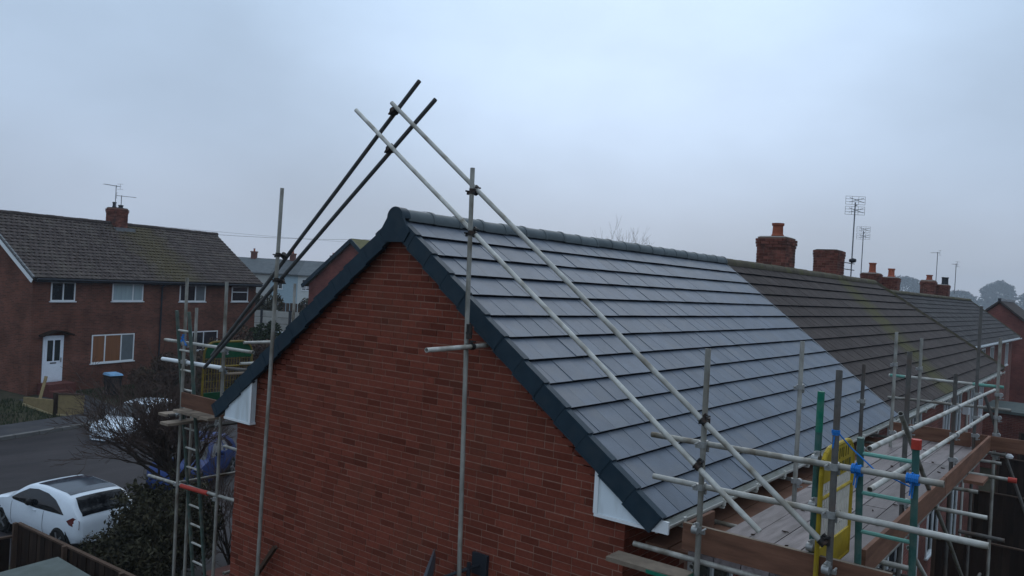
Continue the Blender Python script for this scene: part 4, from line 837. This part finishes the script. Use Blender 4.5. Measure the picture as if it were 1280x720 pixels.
# ------------------------------------------------------------------ cars (local frame: x forward, y left, z up)
def lerp(pts, s):
    if s <= pts[0][0]: return pts[0][1]
    for (a, va), (b_, vb) in zip(pts, pts[1:]):
        if s <= b_:
            k = (s-a)/(b_-a); k2 = k*k*(3-2*k)*.5+k*.5; return va+(vb-va)*k2
    return pts[-1][1]
def car(name, loc, rz, label, paint, top, W, L, side_glass, roof_glass=None, rear_glass=None, wind=None, wheels=(.72, 3.2), group='cars parked by the road', sec=((.2, .90), (.5, 1.0), (.75, .995), (.95, .955), (1.45, .74)), plan=((0, .78), (.12, .90), (.6, .985), (1.6, 1), (2.8, .985), (3.6, .88), (3.85, .72), (4.0, .5)), rwid=.33, tail=None, head=None, screenmat='carglass'):
    t = thing(name, loc, label, 'car', group, rz)
    k = L/4.0
    zt = lambda s: lerp(top, s/k)
    def hw(s, z): return W/2*lerp(plan, s/k)*lerp(sec, z)
    zb = lambda s: .24+.10*max(0, abs(s/k-2)-1.6)/.4
    ss = sorted(set([i*.1*k for i in range(41)]+[.02*k, .05*k, 3.95*k, 3.98*k])); m = 13; vs = []; fs = []
    for s in ss:
        b0, t0 = zb(s), zt(s); ring = [(0, b0)]
        h = [b0, b0+.04, b0+.14]+[b0+.14+(t0-.07-b0-.14)*q for q in (.15, .3, .45, .6, .75, .9, 1)]
        ring += [(hw(s, z)*(1 if i else .93), z) for i, z in enumerate(h)]
        wt = hw(s, t0-.07); ring += [(wt*.90, t0-.018), (wt*.55, t0), (0, t0+.006)]
        pts = [(s, y, z) for y, z in ring]+[(s, -y, z) for y, z in ring[-2:0:-1]]; vs += pts
    n = len(ring)*2-2
    for i in range(len(ss)-1):
        for j in range(n): fs.append((i*n+j, i*n+(j+1) % n, (i+1)*n+(j+1) % n, (i+1)*n+j))
    fs += [tuple(range(n)), tuple(range((len(ss)-1)*n, len(ss)*n))[::-1]]
    cx = L/2; b = MB(); b.add([(v[0]-cx, v[1], v[2]) for v in vs], fs); b.build('body', paint, t, smooth=38)
    for sg in (-1, 1):
        for poly in side_glass:
            b = MB(); c = (sum(p[0] for p in poly)/len(poly), sum(p[1] for p in poly)/len(poly)); pts = []
            for q in (0, .5, 1): pts += [(c[0]+(p[0]-c[0])*q, c[1]+(p[1]-c[1])*q) for p in poly]
            nn = len(poly); v3 = [((s*k)-cx, sg*(hw(s*k, z)+.006), z) for s, z in pts]
            f3 = [(a*nn+i, a*nn+(i+1) % nn, (a+1)*nn+(i+1) % nn, (a+1)*nn+i) for a in range(2) for i in range(nn)]
            b.add(v3, f3); b.build('side_window', 'carglass', t, smooth=60)
    def patch(nm, s0, s1, wf, mat, off=.008, nst=8):
        b = MB(); vs = []; fs = []; ny = 6
        for i in range(nst+1):
            s = (s0+(s1-s0)*i/nst)*k; t0 = zt(s); wt = hw(s, t0-.07)
            for j in range(ny+1):
                y = (j/ny*2-1); yy = y*wt*wf; a = abs(yy)/max(wt, .01); z = t0+.006-.006*min(a/.55, 1)-(.018*max(0, (a-.55)/.35))
                ds = (zt(min(s+.02, L))-zt(max(s-.02, 0)))/.04; nl = math.hypot(1, ds); vs.append((s-cx-ds/nl*off, yy, z+off/nl))
        for i in range(nst):
            for j in range(ny): fs.append((i*(ny+1)+j, i*(ny+1)+j+1, (i+1)*(ny+1)+j+1, (i+1)*(ny+1)+j))
        b.add(vs, fs); b.build(nm, mat, t, smooth=60)
    if rear_glass: patch('rear_window', *rear_glass, 'carglass')
    if roof_glass: patch('glass_roof', *roof_glass, 'carroof')
    if wind: patch('windscreen', *wind, screenmat)
    for s in wheels:
        for sg in (-1, 1):
            c = Vector((s*k-cx, sg*(hw(s*k, .4)-.10), .31)); ax = (0, sg, 0)
            MB().lathe([(.36, 0), (.365, .106), (.34, .108), (.30, .102)], c, 24, ax).build('wheel_arch', 'plastic', t, smooth=40)
            wb = MB().lathe([(.22, .09), (.30, .10), (.315, .12), (.31, .128), (.26, .155), (.215, .135)], c-Vector((0, 0, .005)), 24, ax).build('wheel', 'tyre', t, smooth=40)
            b = MB(); b.lathe([(.215, .125), (.20, .13), (.05, .12), (.03, .14)], c-Vector((0, 0, .005)), 24, ax)
            for i in range(5):
                a = 2*math.pi*i/5; d = Vector((math.cos(a), 0, math.sin(a))); b.bar(c+Vector((0, sg*.142, -.005))+d*.03, c+Vector((0, sg*.142, -.005))+d*.205, .045, .016, (0, 1, 0))
            b.build('rim', 'rim', wb)
    for sg in (-1, 1):
        if tail:
            b = MB(); pts = []; 
            for s, z in tail: pts.append((s*k-cx-.004, sg*(hw(s*k, z)+.008), z))
            b.add(pts, [tuple(range(len(pts)))]); 
            b.build('tail_lamp', 'tail', t)
        if head:
            b = MB(); b.add([(s*k-cx, sg*(hw(s*k, z)+.008), z) for s, z in head], [tuple(range(len(head)))]); b.build('head_lamp', 'lamp', t)
        b = MB(); mxp = (wind[0]-.35)*k-cx if wind else .5; b.lathe([(.03, 0), (.075, .03), (.085, .10), (.05, .16)], (mxp, sg*(W/2*.93), 1.0), 10, (.1, sg, .15)); b.build('wing_mirror', 'plastic' if paint == 'carwhite' else paint, t, smooth=50)
    for sg in (-1, 1):
        b = MB(); s = 1.75*k; b.box(s-cx-.09, s-cx+.09, sg*hw(s, .84)-.002-.012, sg*hw(s, .84)+.03-.012, .825, .855); b.build('door_handle', paint, t)
    b = MB()
    for sg in (-1, 1):
        for s in (1.35, 2.72):
            for i in range(5): z0, z1 = .34+i*.11, .34+(i+1)*.11; b.add([(s*k-cx, sg*(hw(s*k, z0)+.004), z0), (s*k-cx+.012, sg*(hw(s*k, z0)+.004), z0), (s*k-cx+.012, sg*(hw(s*k, z1)+.004), z1), (s*k-cx, sg*(hw(s*k, z1)+.004), z1)], [(0, 1, 2, 3)])
    b.build('door_gap', 'plastic', t)
    return t
HT = ((0, .52), (.03, .80), (.08, .90), (.20, 1.04), (.52, 1.31), (.9, 1.375), (1.7, 1.41), (2.2, 1.375), (3.05, .97), (3.5, .88), (3.85, .74), (4.0, .46))
arch = [(.58, .93), (.78, 1.06), (1.05, 1.19), (1.4, 1.275), (1.85, 1.30), (2.2, 1.26), (2.5, 1.12), (2.78, .965), (2.70, .93), (1.7, .90)]
car('hatchback_car', (2.72, 14.35, .02), R(98), 'white hatchback with a dark glass roof parked behind the wooden fence', 'carwhite', HT, 1.72, 4.0, [arch], (.70, 2.05, .86), (.13, .52, .84), (2.25, 3.0, .88), tail=[(.07, .66), (.36, .74), (.46, .82), (.28, .92), (.08, .86)], head=[(3.5, .82), (3.82, .68), (3.9, .58), (3.6, .62)])
HT2 = ((0, .55), (.03, .88), (.2, .98), (.45, 1.22), (.9, 1.45), (1.6, 1.50), (2.2, 1.44), (2.95, 1.02), (3.5, .92), (3.85, .76), (4.0, .46))
ar2 = [[(.62, .98), (.8, 1.16), (1.1, 1.34), (1.42, 1.385), (1.42, .96)], [(1.5, .96), (1.5, 1.385), (1.9, 1.37), (2.2, 1.30), (2.72, 1.0)]]
car('saloon_car', (9.55, 23.7, .03), R(207), 'white car parked across the road, seen through the bare branches', 'carwhite', HT2, 1.76, 4.4, ar2, None, (.2, .75, .82), (2.25, 2.92, .88), head=[(3.35, .84), (3.75, .74), (3.9, .60), (3.55, .64)])
car('hatchback_car', (7.6, 16.6, .02), R(220), 'blue car behind the bare shrub, partly hidden by the ladder', 'carblue', HT2, 1.74, 4.1, ar2, None, (.2, .7, .82), (2.25, 2.95, .88), head=[(3.35, .82), (3.75, .70), (3.9, .58), (3.55, .62)])
car('hatchback_car', (21.9, 36.0, .95), R(225), 'white car glimpsed through the green safety gate', 'carwhite', HT2, 1.74, 4.0, ar2, None, (.2, .7, .82), (2.25, 2.95, .88))
car('hatchback_car', (27.3, 39.8, 1.2), R(230), 'dark car with a pale windscreen below the concrete wall', 'cardark', HT2, 1.74, 4.0, ar2, None, (.2, .7, .82), (2.2, 3.0, .92), screenmat='screen')  # windscreen given a pale blue-grey colour instead of dark car glass

# ------------------------------------------------------------------ bins, garden walls, fences
def bin_(x, y, z, lid, label):
    t = thing('wheelie_bin', (x, y, z), label, 'bin'); b = MB(); b.hexa([(x-.22, y-.25, z+.05), (x+.22, y-.25, z+.05), (x+.22, y+.22, z+.05), (x-.22, y+.22, z+.05), (x-.29, y-.34, z+.95), (x+.29, y-.34, z+.95), (x+.29, y+.34, z+.95), (x-.29, y+.34, z+.95)]); b.build('bin_body', 'plastic', t)
    b = MB(); b.hexa([(x-.31, y-.37, z+.955), (x+.31, y-.37, z+.955), (x+.31, y+.37, z+.955), (x-.31, y+.37, z+.955), (x-.27, y-.33, z+1.03), (x+.27, y-.33, z+1.03), (x+.27, y+.30, z+1.06), (x-.27, y+.30, z+1.06)]); b.build('bin_lid', lid, t)
    for sg in (-1, 1): MB().lathe([(.1, -.03), (.1, .03)], (x+sg*.24, y+.24, z+.1), 12, (1, 0, 0)).build('wheel', 'tyre', t)
p = st(1.75, 1.7); bin_(p[0], p[1], p[2]+.05, 'binblue', 'bin with a pale blue lid left of the brown garden hedge'); 
# low chipboard-faced garden edging beside the door path
ge = thing('garden_barrier', st(1.0, 3.5), 'tan boarded garden edging with a dark post near the white door', 'barrier')
A1, A2, A3 = Vector((7.54, 29.43, .76)), Vector((8.10, 27.95, .46)), Vector((8.95, 27.2, .42))
for p, q, hp, hq in ((A1, A2, .32, .66), (A2+Vector((.14, -.03, 0)), A3, .86, .90)):
    d = (q-p).normalized(); b = MB(); nrm_ = d.cross(Vector((0, 0, 1)))*.04; b.hexa([p-nrm_, p+nrm_, q+nrm_, q-nrm_, p-nrm_+Vector((0, 0, hp)), p+nrm_+Vector((0, 0, hp)), q+nrm_+Vector((0, 0, hq)), q-nrm_+Vector((0, 0, hq))]); b.build('board_panel', 'tan', ge)
    b = MB(); b.bar(p+Vector((-.06, -.06, .03)), q+Vector((-.06, -.06, .03)), .05, .1); b.build('base_strip', 'tanedge', ge)
b = MB(); b.box(A2.x-.02, A2.x+.12, A2.y-.08, A2.y+.06, .2, 1.40); b.build('post', 'creosote', ge)
b = MB(); b.bar(A2+Vector((.05, 0, .9)), A3+Vector((0, 0, .94)), .08, .06); b.build('top_rail', 'fencetop', ge)
b = MB(); b.bar((8.35, 29.95, .78), (8.75, 30.4, 1.75), .12, .05); whole(b.build('timber_plank', 'tan'), 'tan plank leaning by the red door step', 'timber')
b = MB(); b.lathe([(.12, 0), (.15, .2), (.1, .28)], st(-1.6, 2.6, .0), 10); whole(b.build('plant_pot', 'white'), 'small white pot left of the tan garden edging', 'plant pot')

def fence(x0, y0, x1, y1, z0, z1, label, bw=.15, mat='creosote', post=1.83, cap='fencetop', z1b=None):
    t = thing('wooden_fence', ((x0+x1)/2, (y0+y1)/2, z0), label, 'fence'); p, q = Vector((x0, y0, 0)), Vector((x1, y1, 0)); L = (q-p).length; d = (q-p)/L; n = int(L/bw); nr = Vector((-d.y, d.x, 0))
    z1b = z1 if z1b is None else z1b; Z = lambda s: z1+(z1b-z1)*s/L
    for i in range(n):
        a = p+d*(i*bw+.004)+nr*(.012 if i % 2 else 0); c = p+d*((i+1)*bw+.012)+nr*(.012 if i % 2 else 0); h = Z(i*bw)-.02+random.uniform(-.008, .008); w2 = nr*.009
        b = MB(); b.hexa([a-w2+Vector((0, 0, z0)), c-w2+Vector((0, 0, z0)), c+w2+Vector((0, 0, z0)), a+w2+Vector((0, 0, z0)), a-w2+Vector((0, 0, h)), c-w2+Vector((0, 0, h)), c+w2+Vector((0, 0, h)), a+w2+Vector((0, 0, h))]); b.build('board', mat, t)
    b = MB(); b.bar(p+Vector((0, 0, Z(0))), q+Vector((0, 0, Z(L))), .07, .035); b.build('cap_rail', cap, t)
    k = 0
    while k <= L+.01: a = p+d*k-nr*.06; b = MB(); b.box(a.x-.038, a.x+.038, a.y-.038, a.y+.038, z0, Z(min(k, L))+.02); b.build('post', cap, t); k += post
    return t
fence(.12, 10.15, .42, 4.4, 0, 1.8, 'dark brown wooden fence in front of the white hatchback', post=1.9)
fence(-6, 10.5, .1, 10.2, 0, 1.55, 'dark brown wooden fence returning left from the corner post')
b = MB(); shd = thing('garden_shed', (-.6, 6.6, 0), 'low shed with a grey green felt roof at the bottom left', 'shed')
b.box(-1.6, -.2, 5.0, 7.65, 0, 1.62); b.build('shed_wall', 'creosote', shd)
b = MB(); b.hexa([(-1.7, 4.9, 1.625), (-.05, 4.9, 1.70), (-.05, 8.0, 1.70), (-1.7, 8.0, 1.625), (-1.7, 4.9, 1.665), (-.05, 4.9, 1.74), (-.05, 8.0, 1.74), (-1.7, 8.0, 1.665)]); b.build('felt_roof', 'felt', shd)
# odds and ends by the front corner of the house
cr = thing('timber_crate', (1.95, 6.2, 0), 'dark red brown timber crate between the front scaffold and the house corner', 'crate')
for k in range(6): b = MB(); b.box(2.0+k*.2, 2.19+k*.2, 5.48, 5.5, 0, 1.25); b.build('board', 'cratewood', cr)
for k in range(6): b = MB(); b.box(1.98, 2.0, 5.5+k*.2, 5.69+k*.2, 0, 1.25); b.build('board', 'cratewood', cr)
b = MB(); b.box(1.96, 3.24, 5.46, 6.72, 1.252, 1.29); b.build('lid', 'cratewood', cr)
rng = random.Random(4); b = MB(); vs = []
for k in range(7):
    for i in range(10):
        a = 6.283*i/10; r_ = (.10, .2, .23, .22, .17, .08, .02)[k]*rng.uniform(.85, 1.15); vs.append((2.05+r_*math.cos(a), 7.0+r_*math.sin(a), (.0, .02, .12, .22, .3, .36, .40)[k]))
b.add(vs, [(k*10+i, k*10+(i+1) % 10, k*10+10+(i+1) % 10, k*10+10+i) for k in range(6) for i in range(10)]); whole(b.build('rubble_bag', 'white', None, smooth=60), 'small white bag on the ground beside the timber crate', 'bag')
# rear gardens
for k, (x, z) in enumerate(((14.5, 1.75), (20.5, 1.7), (26.5, 1.8), (34, 1.8), (43, 1.8))):
    fence(x, -3.4, x, -19, 0, z, ['nearest', 'second', 'third', 'fourth', 'fifth'][k]+' dark fence across the rear gardens on the right, counted from the scaffold', post=1.83)
b = MB(); b.box(20.52, 26.4, -12, -7, .0, .05); o = b.build('garden_bed', 'soil'); o['kind'] = 'structure'
oh = thing('brick_outhouse', (36, -4, 0), 'low dark brick outhouse beyond the rear garden fences', 'outhouse')
b = MB(); b.box(34.4, 38.5, -4.6, -1.9, 0, 2.5); b.build('wall', 'brick_rear', oh); b = MB(); b.box(34.2, 38.7, -4.8, -1.85, 2.502, 2.62); b.build('flat_roof', 'felt', oh)
lp = thing('washing_line', (14, -5.3, 0), 'grey washing line strung across the rear garden', 'washing line')
b = MB(); b.tube((9.5, -5.6, 4.0), (26.5, -8.5, 2.9), .008, 5); b.build('line', 'alu', lp); b = MB(); b.tube((26.4, -8.5, 0), (26.4, -8.5, 2.95), .04, 8); b.build('post', 'fencetop', lp)

# overhead cables
def cable(p, q, sag, label):
    p, q = Vector(p), Vector(q); b = MB(); pr = p
    for i in range(1, 17): c = p+(q-p)*i/16-Vector((0, 0, sag*4*(i/16)*(1-i/16))); b.tube(pr, c, .012, 4); pr = c
    whole(b.build('overhead_cable', 'cable'), label, 'cable', None)
cable(tuple(LW(13, 3.5, 8.9)), (33.0, 33.5, 9.6), .15, 'thin cable running from the mossy roof end to the gabled house')
cable((28, 62, 10.2), (62, 52, 10.4), .2, 'faint cable high over the far rendered houses')

# ------------------------------------------------------------------ vegetation
def branches(b, tw, p, d, ln, r, depth, spread=.6, droop=0, rng=random, lim=None):
    n = 3; q = Vector(p); d = Vector(d).normalized()
    for i in range(n):
        d = (d+Vector((rng.uniform(-1, 1), rng.uniform(-1, 1), rng.uniform(-1, 1)))*.16+Vector((0, 0, -droop))).normalized(); e_ = q+d*ln/n; r2 = r*(1-.22*(i+1)/n*1.2)
        (b if r > .012 else tw).tube(q, e_, max(r, .0048), 6 if r > .03 else 4, max(r2, .004), cap=False)
        if depth > 0 and i > 0 or (depth > 1):
            for k in range(2 if i == n-1 else 1):
                nd = (d+Vector((rng.uniform(-1, 1), rng.uniform(-1, 1), rng.uniform(-.5, .9)))*spread).normalized()
                branches(b, tw, e_, nd, ln*rng.uniform(.55, .8), r2*.62, depth-1, spread, droop*.8, rng)
        q = e_; r = r2
def bare(name, base, stems, ln, r, depth, label, cat, spread=.65, droop=0, lean=None, group=None):
    t = thing(name, base, label, cat, group); b = MB(); tw = MB(); rng = random.Random(int(base[0]*100)+3)
    for i in range(stems):
        a = 2*math.pi*i/stems+rng.uniform(-.4, .4); k = rng.uniform(.25, .75) if stems > 1 else .05
        d = Vector((math.cos(a)*k, math.sin(a)*k, 1))+(Vector(lean) if lean else Vector((0, 0, 0)))
        branches(b, tw, Vector(base)+Vector((math.cos(a)*.12, math.sin(a)*.12, 0)), d, ln, r, depth, spread, droop, rng)
    b.build('trunk', 'bark', t, fix=False); tw.build('branches', 'twig', t, fix=False, kind='stuff'); return t
def leaves(b, c, rad, n, size, rng, shell=.55):
    c = Vector(c)
    for _ in range(n):
        while True:
            v = Vector((rng.uniform(-1, 1), rng.uniform(-1, 1), rng.uniform(-1, 1)))
            if .05 < v.length <= 1: break
        v = v.normalized()*(shell+(1-shell)*rng.random()**.7)
        p = c+Vector((v.x*rad[0], v.y*rad[1], v.z*rad[2])); n1 = Vector((rng.uniform(-1, 1), rng.uniform(-1, 1), rng.uniform(-.4, 1))).normalized(); a = n1.orthogonal().normalized(); a = (a+n1.cross(a)*rng.uniform(-2, 2)).normalized(); d = n1.cross(a); s = size*rng.uniform(.6, 1.4)
        b.add([p-a*s, p+d*s*.45, p+a*s, p-d*s*.45], [(0, 1, 2, 3)], rng.random())
def bush(name, base, rad, lumps, n, size, mat, label, cat, seed, trunk=True, group=None, flat=.9):
    rng = random.Random(seed); t = thing(name, base, label, cat, group); b = MB(); B = Vector(base)
    for i in range(lumps):
        a = rng.uniform(0, 6.28); k = math.sqrt(rng.random())*.75; z = rng.uniform(.25, .85); sh = 1-.5*max(0, z-.5)
        c = B+Vector((math.cos(a)*k*rad[0]*sh, math.sin(a)*k*rad[1]*sh, z*rad[2])); q = rng.uniform(.24, .46)
        leaves(b, c, (rad[0]*q, rad[1]*q, rad[2]*q*flat*.8), n//lumps, size, rng)
    b.build('foliage', mat, t, fix=False, kind='stuff')
    s_ = MB()
    for i in range(5):
        a = rng.uniform(0, 6.28); e_ = B+Vector((math.cos(a)*rad[0]*.5, math.sin(a)*rad[1]*.5, rad[2]*.75)); s_.tube(B, e_, .045 if rad[2] < 4 else .2, 6, .012)
    s_.build('trunk', 'bark', t, fix=False); return t
bush('garden_shrub', (2.95, 9.7, 0), (1.45, 1.45, 2.15), 26, 15000, .05, 'leafd', 'dense dark shrub behind the wooden fence, left of the ladder', 'shrub', 11)
bush('garden_shrub', (1.55, 9.0, 0), (.9, 1.4, 1.6), 14, 5000, .05, 'leafd', 'lower brownish shrub pressing against the wooden fence', 'shrub', 12)
def spreading_tree(base, label):
    t = thing('bare_tree', base, label, 'tree'); rng = random.Random(21); b = MB(); tw = MB(); B = Vector(base)
    b.tube(B, B+Vector((.05, .05, 1.3)), .085, 8, .075, cap=False); b.tube(B+Vector((.05, .05, 1.3)), B+Vector((-.05, .2, 2.2)), .075, 8, .06, cap=False); T = B+Vector((-.05, .2, 2.2)); left = Vector((-.61, .79, 0)); away = Vector((.79, .61, 0))
    for i in range(27):
        k = rng.uniform(-.1, .85) if i < 20 else rng.uniform(-.7, .1); a = rng.uniform(-.35, .7); z = rng.uniform(.28, .95)
        d = left*k+away*a+Vector((0, 0, z)); L = (1.12 if k > .3 else .95)*rng.uniform(.7, 1.15)
        branches(b, tw, T-Vector((0, 0, rng.uniform(0, .5))), d, L, .045, 4, .72, .02, rng)
    b.build('trunk', 'bark', t, fix=False); tw.build('branches', 'twig', t, fix=False, kind='stuff'); return t
spreading_tree((3.9, 10.9, 0), 'spreading leafless tree with tangled twigs in front of the white saloon and blue car')
bare('bare_shrub', (4.6, 9.6, 0), 8, 1.1, .03, 4, 'leafless shrub under the ladder of the street side scaffold', 'shrub', .75, .03)
for k, (s, t_, rx, h, n, mat, lab) in enumerate(((5.0, 2.2, 1.5, 2.1, 6000, 'leafb', 'brown garden shrub under the wide window with the orange curtain'), (7.7, 2.3, 2.0, 3.0, 8000, 'leafb', 'taller brown and green shrub left of the street side scaffold'), (3.3, 2.4, 1.0, 1.3, 3000, 'leafb', 'low brown shrub beside the blue lidded bins'), (10.0, 3.0, 1.7, 2.5, 5500, 'leafb', 'brown shrub behind the green ladder across the road'))):
    bush('garden_shrub', st(s, t_), (rx, 1.1, h), 14, n, .075, mat, lab, 'shrub', 30+k)
bare('bare_shrub', st(4.4, 3.2), 9, 1.0, .022, 3, 'thin leafless shrub at the garden edge across the road', 'shrub', .7)
bare('bare_shrub', st(6.6, 3.4), 9, 1.1, .022, 3, 'second thin leafless shrub at the garden edge across the road', 'shrub', .7)
bush('evergreen_shrub', st(12.4, 1.3), (1.25, 1.1, 3.1), 18, 6500, .085, 'leafg', 'dark evergreen shrub at the right corner of the house across the road', 'shrub', 41)
bush('evergreen_shrub', st(14.2, .2), (1.1, 1.1, 2.1), 12, 3500, .085, 'leafg', 'smaller evergreen shrub right of the house across the road', 'shrub', 42)
for k, (x, y, r_, h) in enumerate(((34.5, 51.0, 1.8, 3.2), (37.5, 48.5, 1.6, 2.8))): bush('garden_shrub', (x, y, 1.6), (r_, r_, h), 14, 3000, .13, 'leafd', ['dark shrub behind the concrete panel wall, left one', 'dark shrub behind the concrete panel wall, right one'][k], 'shrub', 50+k)
bare('bare_tree', (46.6, 23, 0), 1, 4.6, .16, 5, 'bare tree whose twig tips peep over the slate ridge', 'tree', .6)
def far_tree(loc, rx, h, lab, seed, n=7000):
    rng = random.Random(seed); t = thing('far_tree', loc, lab, 'tree', 'trees far off in the haze'); B = Vector(loc); b = MB()
    leaves(b, B+Vector((0, 0, h*.56)), (rx*.86, rx*.86, h*.42), n//4, h*.035, rng, .6)
    for i in range(34):
        v = Vector((rng.uniform(-1, 1), rng.uniform(-1, 1), rng.uniform(-.7, 1))).normalized(); q = rng.uniform(.14, .38); e_ = rng.uniform(.9, 1.12)
        leaves(b, B+Vector((v.x*rx*.74*e_, v.y*rx*.74*e_, h*.56+v.z*h*.33*e_)), (rx*q, rx*q, h*q*.42), n//46, h*.03, rng, .5)
    b.build('foliage', 'leaff', t, fix=False, kind='stuff'); MB().tube(B, B+Vector((0, 0, h*.5)), h*.03, 8, h*.015).build('trunk', 'bark', t)
K = 4.6
for k, (x, y, rx, h, lab) in enumerate(((213, 37.2, 4.6, 14.3, 'hazy far tree left of the farthest chimneys'), (221, 26.2, 4.4, 11.6, 'hazy far tree with a soft low crown right of the farthest chimneys'), (227, 18.2, 4.4, 14.2, 'hazy rounded far tree left of the red gable'), (229, 9.6, 4.4, 14.2, 'hazy far tree at the right edge above the red gable'), (211, 41.0, 3.0, 12.0, 'hazy far tree behind the twin red chimney pots'), (192, 62, 3.0, 13.0, 'hazy far tree just behind the second chimney'))):
    dx, dy = (x-CAM.x)*K, (y-CAM.y)*K; far_tree((CAM.x+dx, CAM.y+dy, 0), rx*K, CAM.z+(h-CAM.z)*K, lab, 70+k)
fwd = MB(); rng = random.Random(5)
for i in range(70): leaves(fwd, (1030+rng.uniform(-20, 20), -190+i*9, 5), (24, 12, rng.uniform(11, 18)), 130, 2.9, rng)
fwd.build('far_wood', 'leaff', fix=False)['kind'] = 'stuff'
gr = MB(); rng = random.Random(9)
for i in range(9000):
    s, t_ = rng.uniform(-6, 13), rng.uniform(.3, 3.5)
    if -2 < s < 1: continue
    p = Vector(st(s, t_)); a = rng.uniform(0, 6.28); h = rng.uniform(.06, .2); gr.add([p, p+Vector((math.cos(a)*.03, math.sin(a)*.03, 0)), p+Vector((math.cos(a)*.05, math.sin(a)*.04, h))], [(0, 1, 2)])
gr.build('grass', 'leafg', fix=False)['kind'] = 'stuff'

# ------------------------------------------------------------------ haze
hz = MB(); hz.box(-150, 1650, -700, 900, -4, 60); ho = hz.build('haze', 'white'); ho['kind'] = 'stuff'
hm_ = bpy.data.materials.new('haze_air'); hm_.use_nodes = True; n = hm_.node_tree; n.nodes.clear()
o_ = n.nodes.new('ShaderNodeOutputMaterial'); v_ = n.nodes.new('ShaderNodeVolumePrincipled'); v_.inputs['Color'].default_value = (.78, .86, .95, 1); v_.inputs['Density'].default_value = .00045; v_.inputs['Anisotropy'].default_value = .1
n.links.new(v_.outputs[0], o_.inputs['Volume']); ho.data.materials.clear(); ho.data.materials.append(hm_)
